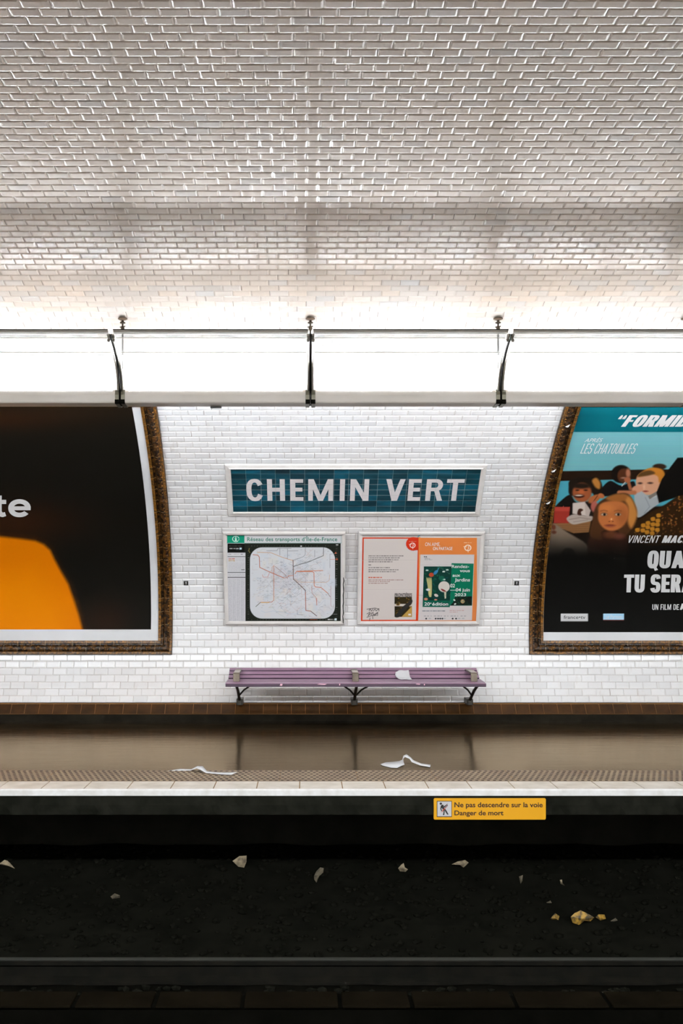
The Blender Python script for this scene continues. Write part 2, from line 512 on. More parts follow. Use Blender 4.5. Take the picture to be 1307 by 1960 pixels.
def glyph(ch, t, b):
    """polygons of one grotesque letter on a cap height of 1, and its width"""
    q = lambda x0, y0, x1, y1: [(x0, y0), (x1, y0), (x1, y1), (x0, y1)]
    w = {'E': .50, 'F': .48, 'L': .47, 'T': .58, 'I': t, 'M': .80, 'A': .66, 'V': .64, ' ': .24, '\u201c': .42}.get(ch, .58)
    w = w + (t - 0.24) * 0.35 if ch not in 'I ' else w
    if ch == 'I': return [q(0, 0, t, 1)], w
    if ch == ' ': return [], w
    if ch in 'EFL':
        P = [q(0, 0, t, 1)]
        if ch in 'EL': P.append(q(t, 0, w, b))
        if ch in 'EF': P += [q(t, 1 - b, w - .01, 1), q(t, .5 - b * .45, w - .04, .5 + b * .5)]
        return P, w
    if ch == 'T': return [q(0, 1 - b, w, 1), q(w / 2 - t / 2, 0, w / 2 + t / 2, 1 - b)], w
    if ch == 'H': return [q(0, 0, t, 1), q(w - t, 0, w, 1), q(t, .5 - b / 2, w - t, .5 + b / 2)], w
    if ch == 'N': return [q(0, 0, t * .9, 1), q(w - t * .9, 0, w, 1), [(0, 1), (t * 1.05, 1), (w, 0), (w - t * 1.05, 0)]], w
    if ch == 'M': return [q(0, 0, t * .88, 1), q(w - t * .88, 0, w, 1), [(0, 1), (t * 1.1, 1), (w / 2 + t * .42, 0), (w / 2 - t * .42, 0)], [(w - t * 1.1, 1), (w, 1), (w / 2 + t * .42, 0), (w / 2 - t * .42, 0)]], w
    if ch == 'V': return [[(0, 1), (t * 1.05, 1), (w / 2 + t * .5, 0), (w / 2 - t * .5, 0)], [(w - t * 1.05, 1), (w, 1), (w / 2 + t * .5, 0), (w / 2 - t * .5, 0)]], w
    if ch == 'A': return [[(0, 0), (t, 0), (w / 2 + t * .5, 1), (w / 2 - t * .5, 1)], [(w - t, 0), (w, 0), (w / 2 + t * .5, 1), (w / 2 - t * .5, 1)], q(w * .26, .2, w * .74, .2 + b * .85)], w
    if ch == 'U':
        k = .30
        return [q(0, k, t, 1), q(w - t, k, w, 1)] + _ring(w / 2, k, w / 2, k + .01, t, b, 180, 360), w
    if ch in 'OQ':
        P = _ring(w / 2, .5, w / 2, .515, t, b, 0, 360, 40, 0.72)
        if ch == 'Q': P.append([(w * .45, .22), (w * .62, .26), (w * 1.0, -.10), (w * .72, -.16)])
        return P, w
    if ch == 'C': return _ring(w / 2, .5, w / 2, .515, t, b, 24, 336, 36, 0.72), w
    if ch == 'S':
        ry = .2575 + b / 4
        return _ring(w / 2, 1.015 - ry, w / 2, ry, t, b, 8, 270, 26, .78) + _ring(w / 2, -.015 + ry, w / 2, ry, t, b, 90, -172, 26, .78), w
    if ch == 'D':
        return [q(0, 0, t, 1), q(t, 0, w * .45, b), q(t, 1 - b, w * .45, 1)] + _ring(w * .45, .5, w * .55, .5, t, b, -90, 90, 24, .72), w
    if ch in 'PR':
        m = .42
        P = [q(0, 0, t, 1), q(t, 1 - b, w * .5, 1), q(t, m, w * .5, m + b * .9)] + _ring(w * .5, (1 + m) / 2, w * .47, (1 - m) / 2, t, b * .92, -90, 90, 20, .75)
        if ch == 'R': P.append([(w * .40, m + .03), (w * .40 + t, m + .03), (w * 1.02, 0), (w * 1.02 - t * 1.1, 0)])
        return P, w
    if ch == '\u201c':
        P = []
        for k in (0, .22):
            P += [q(k, .66, k + .17, .82), [(k, .82), (k + .17, .82), (k + .17, .84), (k + .13, 1.0), (k + .05, 1.0)]]
        return P, w
    return [], w

def put_glyphs(mb, surf, txt, x0, x1, vtop, vbase, m, t=0.24, b=0.17, shear=0.0, gap=0.075, off=0.005):
    polys, x = [], 0.0
    for ch in txt:
        P, w = glyph(ch, t, b)
        polys += [[(x + px + shear * py, py) for px, py in p] for p in P]
        x += w + gap
    xs = [p[0] for q in polys for p in q]
    lo, hi = min(xs), max(xs)
    vm = (vtop + vbase) / 2
    X0, X1 = surf.inv(x0, vm)[0], surf.inv(x1, vm)[0]
    s0, s1 = surf.s(vbase), surf.s(vtop)
    for k, q in enumerate(polys):
        A = np.array(q)
        mb.add(surf.pt(X0 + (A[:, 0] - lo) / (hi - lo) * (X1 - X0), s0 + A[:, 1] * (s1 - s0), off + 0.00005 * (k % 9)), [tuple(range(len(q)))], m)

class Canvas:
    """a print: colours are laid down in photo pixels and end up as ink on a fine grid"""
    def __init__(self, x0, y0, x1, y1, k=2):
        self.x0, self.y0, self.k = x0, y0, k
        self.W, self.H = int((x1 - x0) * k) + 1, int((y1 - y0) * k) + 1
        self.img = np.zeros((self.H, self.W, 3))
        self.gx, self.gy = np.meshgrid(x0 + np.arange(self.W) / k, y0 + np.arange(self.H) / k)
        self.T = None
    def tr(self, p):
        p = np.asarray(p, float)
        if self.T:
            sx, ox, oy = self.T
            p = np.stack([ox + p[..., 0] / sx, oy + p[..., 1] / sx], -1)
        return p
    def sc(self, r):
        return r / self.T[0] if self.T else r
    def blend(self, mask, col, sl=None):
        sl = sl or (slice(0, self.H), slice(0, self.W))
        self.img[sl] = self.img[sl] * (1 - mask[..., None]) + np.array(col, float) * mask[..., None]
    def window(self, x0, y0, x1, y1, pad=2.0):
        a = int(max(0, (x0 - pad - self.x0) * self.k)); b = int(min(self.W, (x1 + pad - self.x0) * self.k + 2))
        c = int(max(0, (y0 - pad - self.y0) * self.k)); d = int(min(self.H, (y1 + pad - self.y0) * self.k + 2))
        return (slice(c, max(c, d)), slice(a, max(a, b)))
    def poly(self, pts, col, soft=0.5, smooth=False, alpha=1.0):
        p = self.tr(pts)
        if smooth:
            q = []
            n = len(p)
            for i in range(n):
                a, b, c, d = p[i - 1], p[i], p[(i + 1) % n], p[(i + 2) % n]
                for t in np.arange(0, 1, 0.2):
                    q.append(0.5 * (2 * b + (c - a) * t + (2 * a - 5 * b + 4 * c - d) * t * t + (3 * b - a - 3 * c + d) * t ** 3))
            p = np.array(q)
        soft = max(self.sc(soft) if self.T else soft, 0.35)
        sl = self.window(p[:, 0].min(), p[:, 1].min(), p[:, 0].max(), p[:, 1].max(), soft + 1)
        gx, gy = self.gx[sl], self.gy[sl]
        if gx.size == 0:
            return
        ins = np.zeros(gx.shape, bool)
        dist = np.full(gx.shape, 1e9)
        for i in range(len(p)):
            (ax, ay), (bx, by) = p[i], p[(i + 1) % len(p)]
            if ay != by:
                ins ^= ((ay > gy) != (by > gy)) & (gx < (bx - ax) * (gy - ay) / (by - ay) + ax)
            dx, dy = bx - ax, by - ay
            t = np.clip(((gx - ax) * dx + (gy - ay) * dy) / (dx * dx + dy * dy + 1e-9), 0, 1)
            dist = np.minimum(dist, np.hypot(gx - ax - t * dx, gy - ay - t * dy))
        sd = np.where(ins, dist, -dist)
        self.blend(np.clip(0.5 + sd / (2 * soft), 0, 1) * alpha, col, sl)
    def rect(self, x0, y0, x1, y1, col, soft=0.4, alpha=1.0):
        self.poly([(x0, y0), (x1, y0), (x1, y1), (x0, y1)], col, soft, False, alpha)
    def ell(self, cx, cy, rx, ry, col, soft=0.5, rot=0.0, alpha=1.0):
        cx, cy = self.tr((cx, cy)); rx, ry, soft = self.sc(rx), self.sc(ry), max(self.sc(soft), 0.35)
        R = max(rx, ry) + soft
        sl = self.window(cx - R, cy - R, cx + R, cy + R)
        gx, gy = self.gx[sl] - cx, self.gy[sl] - cy
        if gx.size == 0:
            return
        c, s = math.cos(rot), math.sin(rot)
        u, w = gx * c + gy * s, -gx * s + gy * c
        d = (1 - np.hypot(u / rx, w / ry)) * min(rx, ry)
        self.blend(np.clip(0.5 + d / (2 * soft), 0, 1) * alpha, col, sl)
    def line(self, pts, w, col, alpha=1.0, soft=0.4):
        p = self.tr(pts); w = self.sc(w)
        sl = self.window(p[:, 0].min() - w, p[:, 1].min() - w, p[:, 0].max() + w, p[:, 1].max() + w)
        gx, gy = self.gx[sl], self.gy[sl]
        if gx.size == 0:
            return
        dist = np.full(gx.shape, 1e9)
        for i in range(len(p) - 1):
            (ax, ay), (bx, by) = p[i], p[i + 1]
            dx, dy = bx - ax, by - ay
            t = np.clip(((gx - ax) * dx + (gy - ay) * dy) / (dx * dx + dy * dy + 1e-9), 0, 1)
            dist = np.minimum(dist, np.hypot(gx - ax - t * dx, gy - ay - t * dy))
        self.blend(np.clip(0.5 + (w / 2 - dist) / (2 * soft), 0, 1) * alpha, col, sl)
    def words(self, x0, x1, y, h, col, alpha=0.7, seed=0):
        """a line of type too small to read"""
        r = random.Random(seed + int(y * 10) + int(x0))
        x = x0
        while x < x1:
            w = min(r.uniform(1.5, 6.5), x1 - x)
            self.rect(x, y, x + w, y + h, col, 0.4, alpha * r.uniform(0.6, 1.0))
            x += w + r.uniform(0.8, 1.4)
    def sample(self, px, py):
        u = np.clip((px - self.x0) * self.k, 0, self.W - 1.001)
        w = np.clip((py - self.y0) * self.k, 0, self.H - 1.001)
        i, j = u.astype(int), w.astype(int)
        fu, fw = (u - i)[..., None], (w - j)[..., None]
        I = self.img
        return (I[j, i] * (1 - fu) + I[j, i + 1] * fu) * (1 - fw) + (I[j + 1, i] * (1 - fu) + I[j + 1, i + 1] * fu) * fw

def ink(c, gain=1.15):
    c = np.clip(c / 255.0, 0, 1)
    l = np.where(c <= 0.04045, c / 12.92, ((c + 0.055) / 1.055) ** 2.4)
    return np.clip(l * gain, 0, 0.9)

def printed_grid(mb, surf, Xs, Ss, canvas, off=0.0, gain=1.15):
    XX, SS = np.meshgrid(Xs, Ss)
    P = surf.pt(XX, SS, off)
    Q = surf.pt(XX, SS, 0.0)
    px = VX + F * Q[..., 0] / Q[..., 1]
    py = VY - F * (Q[..., 2] - EYE) / Q[..., 1]
    c = ink(canvas.sample(px, py), gain)
    n, k = XX.shape
    idx = np.arange(n * k).reshape(n, k)
    f = np.stack([idx[:-1, :-1], idx[:-1, 1:], idx[1:, 1:], idx[1:, :-1]], -1).reshape(-1, 4)
    col = np.ones((n * k, 4)); col[:, :3] = c.reshape(-1, 3)
    mb.add(P.reshape(-1, 3), f.tolist(), M['print'], col)

def frame_side(mb, surf, rect, prof, side, m_list, n=40):
    """one mitred side of a frame round rect = (X0, X1, s0, s1); prof = [(outward, height), ...]"""
    X0, X1, s0, s1 = rect
    loops = []
    for w, h in prof:
        a, b, c, d = X0 - w, X1 + w, s0 - w, s1 + w
        t = np.linspace(0, 1, n)
        if side == 'bottom': X, S = a + (b - a) * t, np.full(n, c)
        elif side == 'top': X, S = a + (b - a) * t, np.full(n, d)
        elif side == 'left': X, S = np.full(n, a), c + (d - c) * t
        else: X, S = np.full(n, b), c + (d - c) * t
        loops.append(surf.pt(X, S, h))
    for i in range(len(prof) - 1):
        v = np.concatenate([loops[i], loops[i + 1]])
        f = [(k, k + 1, n + k + 1, n + k) for k in range(n - 1)]
        mb.add(v, f, m_list[min(i, len(m_list) - 1)])

# ------------------------------------------------------------------ setting: tiled wall and vault
XL, XR = -8.0, 8.6
ROW, TW = 0.0768, 0.1505
BASE = VaultSurf(0.0)
S_FOOT = float(np.interp(0.195, _z[:3000], _s[:3000]))

def tiled(name, r0, r1, mt, mg, vault=False, xl=XL, xr=XR):
    mb = MB()
    sa, sb = S_FOOT + r0 * ROW, S_FOOT + r1 * ROW
    ns = max(8, (r1 - r0))
    line = [tuple(float(q) for q in BASE.yz(s)) for s in np.linspace(sa, sb, ns + 1)]
    mb.sheet(line, xl, xr, mg)
    V, MI, J = [], [], []
    j = 0.0011
    rings = ((0.0, 0.0, None), (0.0085, 0.0085, 0.0006), (0.0135, 0.0135, 0.0)) if not vault else ((0.0, 0.0, None), (0.0085, 0.0020, 0.0009), (0.0135, 0.0100, 0.0))
    for r in range(r0, r1):
        ph = 0.083 if r % 2 == 0 else 0.083 - TW / 2
        ph += RNG.uniform(-0.006, 0.006)
        k0, k1 = int(math.floor((xl - ph) / TW)) + 1, int(math.floor((xr - ph) / TW))
        n = k1 - k0
        xa = ph + (k0 + np.arange(n)) * TW + j + RNG.uniform(-.0008, .0008, n)
        xb = xa + TW - 2 * j
        s0, s1 = S_FOOT + r * ROW + (0.0014 if vault else j), S_FOOT + (r + 1) * ROW - (0.0008 if vault else j)
        (ya, za), (yb, zb) = BASE.yz(s0), BASE.yz(s1)
        ym, zm = BASE.yz((s0 + s1) / 2); yn, zn = BASE.yz((s0 + s1) / 2, 1.0)
        nrm = np.array([0, float(yn - ym), float(zn - zm)])
        A, B_ = np.array([ya, za]), np.array([yb, zb])
        dirn = (B_ - A) / np.hypot(*(B_ - A))
        L_ = np.hypot(*(B_ - A))
        base_h = 0.0006
        tiltx = RNG.normal(0, 0.0035, n); tilts = RNG.normal(0, 0.005, n); lift = RNG.normal(0, 0.0004, n)
        pts = np.zeros((n, 12, 3))
        q = 0
        for e, el, drop in rings:       # steep bevel, soft shoulder, flat face
            for xx, ss in ((xa + e, L_ - e), (xb - e, L_ - e), (xb - e, el), (xa + e, el))[::-1]:
                hh = base_h if drop is None else 0.0046 - drop + lift + tiltx * (xx - (xa + xb) / 2) + tilts * (ss - L_ / 2)
                yz = A + dirn * ss
                pts[:, q, 0] = xx
                pts[:, q, 1] = yz[0] + nrm[1] * hh
                pts[:, q, 2] = yz[1] + nrm[2] * hh
                q += 1
        V.append(pts.reshape(-1, 3))
        if vault:
            t_ = np.clip((r - R_SPLIT - 3) / 13.0, 0, 1)
            MI.append(np.clip(np.round(3 * (1 - t_) + RNG.normal(0, 0.38, n)), 0, 3).astype(int))  # glaze varies by tile; cooler towards the lamps, their glow painted in
            for xx in xa:
                jp = []
                for dx, ss in ((-2 * j - .0004, 0), (.0004, 0), (.0004, L_), (-2 * j - .0004, L_)):
                    yz = A + dirn * ss
                    jp.append((xx + dx, yz[0] + nrm[1] * 0.0012, yz[1] + nrm[2] * 0.0012))
                J.append(jp)
    V = np.concatenate(V)
    nt_ = len(V) // 12
    pat = [(8, 9, 10, 11)]
    for c in (0, 4):
        pat += [(c, c + 1, c + 5, c + 4), (c + 1, c + 2, c + 6, c + 5), (c + 2, c + 3, c + 7, c + 6), (c + 3, c, c + 4, c + 7)]
    Fc = (np.arange(nt_)[:, None, None] * 12 + np.array(pat)[None]).reshape(-1, 4)
    if vault:
        MI = np.repeat(np.concatenate(MI), len(pat))
        c = mb.n
        mb.add(V, Fc.tolist(), mt[0])
        ids = [mb.mi(q) for q in mt]
        mb.m[-len(Fc):] = [ids[q] for q in MI]
        J = np.array(J).reshape(-1, 3)
        mb.add(J, np.arange(len(J)).reshape(-1, 4).tolist(), M['upright_joint'])
    else:
        mb.add(V, Fc.tolist(), mt)
    o = mb.build(name, recalc=False)
    return tag(o, kind='structure')

R_SPLIT = int((BASE.s(690) - S_FOOT) / ROW)
_s_top = float(np.interp(-4.75, -_y[:3600], _s[:3600]))
R_TOP = int((_s_top - S_FOOT) / ROW)
tag(tiled('wall_back', 0, R_SPLIT, M['tile'], M['grout']), 'white bevelled tile wall of the far platform')
tag(tiled('ceiling', R_SPLIT, R_TOP, VAULT_TILES, M['vault_grout'], True), 'curved vault of warm white bevelled tiles')
mb = MB()
_srest = np.linspace(S_FOOT + R_TOP * ROW, _s[-1], 60)
mb.sheet([tuple(float(q) for q in BASE.yz(s)) for s in _srest], XL, XR, M['plain_tile'])
tag(mb.build('wall_front', recalc=False), 'white tiled wall and vault on the camera side', kind='structure')
# closing walls far beyond both sides of the frame

# plinth of brown tiles over a black skirting
mb = MB()
y_a, z_a, y_b, z_b = 11.672, 0.198, 11.585, 0.092
mb.prism([(y_a + 0.05, z_a - 0.004), (y_a - 0.006, z_a - 0.004), (y_b, z_b), (y_b + 0.09, z_b - 0.03)], XL, XR, M['plinth_joint'])
k = 0
x = XL + 0.02
while x < XR - 0.16:
    e = 0.0022
    q = []
    for (xx, yy, zz) in ((x + e, y_b - 0.0035, z_b + 0.004), (x + 0.1505 - e, y_b - 0.0035, z_b + 0.004), (x + 0.1505 - e, y_a - 0.012, z_a - 0.006), (x + e, y_a - 0.012, z_a - 0.006)):
        q.append((xx, yy, zz))
    q += [(a, b_ + 0.02, c - 0.004) for a, b_, c in q]
    mb.add(q, [(0, 1, 2, 3), (0, 4, 5, 1), (1, 5, 6, 2), (2, 6, 7, 3), (3, 7, 4, 0)], M['plinth'])
    x += 0.1505
mb.prism([(y_b + 0.10, z_b - 0.004), (y_b - 0.004, z_b - 0.004), (y_b - 0.02, 0.02), (y_b - 0.05, 0.0), (y_b + 0.10, 0.0)], XL, XR, M['black_base'])
tag(mb.build('baseboard_back'), 'brown tiled plinth with black skirting along the back wall', kind='structure')

# platform
EDGE = 7.91
mb = MB()
mb.box((XL, 8.70, -0.19), (XR, 11.70, 0.0), M['asphalt'])
tag(mb.build('floor'), 'worn brown asphalt platform floor', kind='structure')
# tactile strip with studs
mb = MB()
mb.box((XL, 8.225, -0.19), (XR, 8.70, 0.001), M['tactile'])
x = XL
while x < XR:                                     # joints between the strip's plates
    mb.box((x - 0.002, 8.226, 0.001), (x + 0.002, 8.699, 0.0016), M['edge_joint'])
    x += 0.6
ys = np.arange(8.26, 8.69, 0.066)
V, Fc = [], []
n8 = 7
for i, yy in enumerate(ys):
    for xx in np.arange(-3.6 + (0.0225 if i % 2 else 0), 5.2, 0.045):
        c = len(V)
        for k in range(n8):
            t = 2 * math.pi * k / n8
            V.append((xx + 0.0135 * math.cos(t), yy + 0.0165 * math.sin(t), 0.001))
        for k in range(n8):
            t = 2 * math.pi * k / n8
            V.append((xx + 0.010 * math.cos(t), yy + 0.0125 * math.sin(t), 0.006))
        Fc += [(c + k, c + (k + 1) % n8, c + n8 + (k + 1) % n8, c + n8 + k) for k in range(n8)]
        Fc.append(tuple(c + n8 + k for k in range(n8)))
mb.add(V, Fc, M['stud'])
tag(mb.build('trim_1', recalc=False), 'brown studded tactile strip along the platform edge', kind='structure')
# pale edge tiles and white nosing over the grimy slab
mb = MB()
mb.box((XL, EDGE + 0.031, -0.19), (XR, 8.225, -0.003), M['edge_joint'])
x = -0.045 - 0.3165 * 25
while x < XR:
    mb.box((x + 0.004, EDGE + 0.03, -0.02), (x + 0.3125, 8.221, 0.001), M['edge_tile'])
    x += 0.3165
mb.prism([(EDGE + 0.03, 0.001), (EDGE + 0.006, 0.0005), (EDGE, -0.006), (EDGE, -0.046), (EDGE + 0.02, -0.050), (EDGE + 0.03, -0.05)], XL, XR, M['nosing'])
tag(mb.build('trim_2'), 'pale tiled platform edge with white nosing', kind='structure')
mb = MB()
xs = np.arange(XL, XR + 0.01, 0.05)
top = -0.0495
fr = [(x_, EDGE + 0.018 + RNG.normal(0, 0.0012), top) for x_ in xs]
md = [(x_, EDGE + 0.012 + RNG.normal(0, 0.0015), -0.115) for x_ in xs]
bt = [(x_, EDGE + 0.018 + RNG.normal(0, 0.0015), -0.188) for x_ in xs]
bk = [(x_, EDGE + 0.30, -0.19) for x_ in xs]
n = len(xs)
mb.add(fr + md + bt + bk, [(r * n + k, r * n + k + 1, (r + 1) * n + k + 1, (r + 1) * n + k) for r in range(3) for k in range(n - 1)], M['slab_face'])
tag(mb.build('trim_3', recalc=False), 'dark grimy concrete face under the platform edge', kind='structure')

# under the platform and the track bed
def ground_z(x, y):
    if y < 7.55:
        z = -1.14
    else:
        z = -1.14 + 0.30 * min(1.0, (y - 7.55) / 1.95)
    return z + 0.012 * math.sin(7.1 * x + 3 * y) * math.sin(5.3 * y - 2 * x)
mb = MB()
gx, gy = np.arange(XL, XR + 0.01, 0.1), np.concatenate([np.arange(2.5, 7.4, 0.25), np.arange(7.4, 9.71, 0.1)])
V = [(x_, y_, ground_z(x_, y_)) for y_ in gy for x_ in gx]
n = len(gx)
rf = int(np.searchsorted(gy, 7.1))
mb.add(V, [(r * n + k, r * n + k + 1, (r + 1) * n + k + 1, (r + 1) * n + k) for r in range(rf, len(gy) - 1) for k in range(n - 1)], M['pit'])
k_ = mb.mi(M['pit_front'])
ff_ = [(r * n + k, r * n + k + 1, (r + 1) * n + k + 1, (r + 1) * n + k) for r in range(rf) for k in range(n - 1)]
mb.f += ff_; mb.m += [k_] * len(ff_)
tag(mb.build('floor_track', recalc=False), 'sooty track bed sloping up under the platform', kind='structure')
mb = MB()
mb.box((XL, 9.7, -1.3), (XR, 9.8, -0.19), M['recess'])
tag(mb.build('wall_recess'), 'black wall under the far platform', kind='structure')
mb = MB()
mb.box((XL, -1.8, -1.3), (XR, 2.5, 0.0), M['asphalt'])
tag(mb.build('floor_near'), 'platform the camera stands on', kind='structure')

# ------------------------------------------------------------------ light fixtures
MOD = 1.5785
X_RIB0 = px_at(594, 9.05)
PANEL = [(8.992, 1.566), (8.990, 1.60), (8.982, 1.665), (8.945, 1.735), (8.88, 1.795), (8.80, 1.845), (8.70, 1.89), (8.61, 1.922), (8.545, 1.945)]
BACK = [(9.092, 1.672), (9.066, 1.715), (9.02, 1.765), (8.95, 1.808), (8.875, 1.838)]
FLAP = [(8.875, 1.838), (8.79, 1.866), (8.70, 1.896), (8.62, 1.922), (8.575, 1.936)]
RIB = [(8.985, 1.565), (8.965, 1.635), (8.925, 1.705), (8.865, 1.765), (8.78, 1.82), (8.68, 1.868), (8.59, 1.90), (8.535, 1.925)]
def up(p, mirror):
    y, h = p
    return ((2 * CY - y) if mirror else y, h + EYE)

def make_fixture(x0, mirror, tube_mat):
    """one fixture from rib to rib, x0 = its left end"""
    root = empty('light_fixture', (x0, up((9.05, 1.45), mirror)[0], 1.45 + EYE))
    g = 0.0085
    a, b = g, MOD - g
    loc = (0, root.location.y, root.location.z)
    def fin(mb, name, parent=root, **kw):
        o = mb.build(name, parent, **kw)
        return local(o, loc)
    P = lambda l: [up(p, mirror) for p in l]
    t = MB()
    t.prism(P([(8.985, 1.560), (8.972, 1.545), (8.966, 1.525), (8.966, 1.468), (8.972, 1.458), (9.125, 1.452), (9.135, 1.460), (9.135, 1.574),
               (9.122, 1.574), (9.122, 1.475), (8.982, 1.480), (8.997, 1.558)]), a + 0.03, b - 0.03, M['housing'])
    trough = fin(t, 'trough', bevel=0.002)
    for xa, xb in ((a, a + 0.032), (b - 0.032, b)):
        e = MB()
        e.prism(P([(8.985, 1.572), (8.965, 1.550), (8.960, 1.525), (8.960, 1.462), (8.968, 1.452), (9.128, 1.445), (9.14, 1.455), (9.14, 1.572)]), xa, xb, M['cap_metal'])
        e.prism(P([(8.958, 1.486), (8.955, 1.484), (8.955, 1.458), (8.965, 1.449), (8.97, 1.452)]), xa - 0.001, xb + 0.001, M['rib_dark'])
        ga, gb = (0.0006, a) if xa < 0.5 else (b, MOD - 0.0006)
        e.prism(P([(8.995, 1.572), (8.975, 1.550), (8.970, 1.525), (8.970, 1.462), (8.978, 1.452), (9.075, 1.448), (9.075, 1.572)]), ga, gb, M['rib_dark'])  # dark fill put into the gap between end caps
        fin(e, 'end_cap')
    pn = MB()
    pn.sheet(P(PANEL), a + 0.018, b - 0.018, M['opal'])
    if mirror:              # added visor on the unseen row, shields the vault from its tubes
        pn = MB()
        pn.prism(P([(8.545, 1.950), (8.551, 1.950), (8.551, 1.625), (8.545, 1.625)]), a + 0.012, b - 0.012, M['added_visor'])
        pn.prism(P([(8.86, 1.86), (8.86, 1.866), (8.545, 1.956), (8.545, 1.950)]), a + 0.012, b - 0.012, M['housing'])
    panel = fin(pn, 'reflector', smooth=True, recalc=False)
    if not mirror:
        md = panel.modifiers.new('thickness', 'SOLIDIFY'); md.thickness = 0.004
    bk = MB()
    bk.sheet(P(BACK), a + 0.018, b - 0.018, M['added_opal_back'])
    back = fin(bk, 'reflector', smooth=True, recalc=False)  # added inner sheet, tempers the tube light on the vault
    back.modifiers.new('thickness', 'SOLIDIFY').thickness = 0.004
    fp = MB()
    fp.sheet(P(FLAP), a + 0.018, b - 0.018, M['opal_flap'])
    flap = fin(fp, 'reflector', smooth=True, recalc=False)  # added upper sheet, evens out the tube light across the vault
    flap.modifiers.new('thickness', 'SOLIDIFY').thickness = 0.003
    sm = MB()
    for i, wd in ((5, 0.002), (7, 0.002)):
        p = up((PANEL[i][0] - 0.004, PANEL[i][1] - 0.004), mirror)
        sm.tube([(a + 0.02, p[0], p[1]), (b - 0.02, p[0], p[1])], wd, M['housing'], 6)
    fin(sm, 'reflector_seam', panel)
    tr = MB()
    tr.prism(P([(8.560, 1.9375), (8.562, 1.9405), (8.528, 1.9645), (8.526, 1.9615)]), a + 0.012, b - 0.012, M['rail_enamel'])
    tr.prism(P([(8.532, 1.9616), (8.528, 1.9645), (8.524, 1.9673), (8.520, 1.9656), (8.526, 1.9612)]), a + 0.012, b - 0.012, M['rib_dark'])
    fin(tr, 'top_rail')
    ty, tz = up((9.045, 1.600), mirror)
    tb = MB()
    if mirror:      # unseen row: tubes thickened to soften their light
        tb.tube([(a + 0.055, ty + 0.015, tz + 0.06), (b - 0.055, ty + 0.015, tz + 0.06)], 0.05, tube_mat, 12)
    else:
        tb.tube([(a + 0.055, ty, tz), (b - 0.055, ty, tz)], 0.019, tube_mat, 10)
    tube = fin(tb, 'fluorescent_tube', smooth=False)
    if not mirror:          # added hidden tube with a shield, only to brighten the wall below
        w_ = MB(); w_.tube([(a + 0.06, *up((9.168, 1.500), False)), (b - 0.06, *up((9.168, 1.500), False))], 0.013, M['added_wash'], 8)
        wt = fin(w_, 'fluorescent_tube')  # the added hidden wash tube
        l_ = MB(); l_.prism(P([(9.137, 1.540), (9.205, 1.532), (9.212, 1.490), (9.216, 1.490), (9.210, 1.537), (9.137, 1.546)]), a + 0.04, b - 0.04, M['housing'])
        fin(l_, 'added_wash_shield', wt)
    ty2, tz2 = up((9.10, 1.560), mirror)
    for xa, xb in ((a + 0.032, a + 0.056), (b - 0.056, b - 0.032)):
        s = MB()
        s.box((xa, min(ty - 0.03, ty + 0.03), tz - 0.06), (xb, max(ty - 0.03, ty + 0.03), tz + 0.021), M['socket'])
        fin(s, 'lamp_socket', tube, bevel=0.003)
    for xc, sgn in ((a + 0.011, 1), (b - 0.011, -1)):
        r = MB()
        r.tube([(xc, *up(p, mirror)) for p in RIB], 0.0108, M['chrome'], 12)
        rib = fin(r, 'end_rib', smooth=True)
        d = MB()
        d.tube([(xc - sgn * 0.0115, *up((p[0] + 0.004, p[1] + 0.003), mirror)) for p in RIB], 0.0078, M['rib_dark'], 8)  # dark fill added so the gap between fixtures stays dark
        fin(d, 'added_gap_fill', rib)
        sc_ = MB()
        p = up((8.575, 1.895), mirror)
        sc_.tube([(xc, p[0] - (0.02 if not mirror else -0.02), p[1] - 0.012), (xc, p[0], p[1])], [0.011, 0.013], M['chrome'], 10)
        fin(sc_, 'screw', rib)
    return root

def copy_tree(o, parent=None):
    c = o.copy()
    COL.objects.link(c)
    if parent is not None:
        c.parent = parent
    for ch in list(o.children):
        copy_tree(ch, c)
    return c

def make_hanger(x, mirror):
    y, h = up((9.1, 2.205), mirror)
    zt = float(np.interp(9.1, _y[:3000][::-1], _z[:3000][::-1])) if True else h
    root = empty('hanger_rod', (x, y, zt))
    r = MB(); r.tube([(0, 0, -0.10), (0, 0.0, zt * 0 - 0.645)], 0.007, M['rod_metal'], 8); r.build('rod', root, smooth=True)
    sgn = -1 if not mirror else 1
    c = MB(); c.tube([(0, 0, -0.014), (0, 0, -0.022), (0, 0, -0.030)], [0.040, 0.040, 0.020], M['canopy_metal'], 16); c.build('canopy', root)
    k = MB(); k.tube([(0, 0, -0.03), (0, 0, -0.046), (0, 0, -0.047), (0, 0, -0.056)], [0.010, 0.012, 0.024, 0.022], M['rod_metal'], 12)
    k.tube([(0, 0, -0.056), (0, 0, -0.085)], 0.007, M['rod_metal'], 8)
    k.build('swivel_joint', root)
    k = MB(); k.tube([(0, 0, -0.08), (0, 0, -0.10), (0, 0, -0.115)], [0.013, 0.017, 0.011], M['rod_metal'], 10)
    k.tube([(-0.024, 0, -0.088), (0.022, 0, -0.080)], 0.005, M['rod_metal'], 6)
    k.build('clamp', root)
    return root

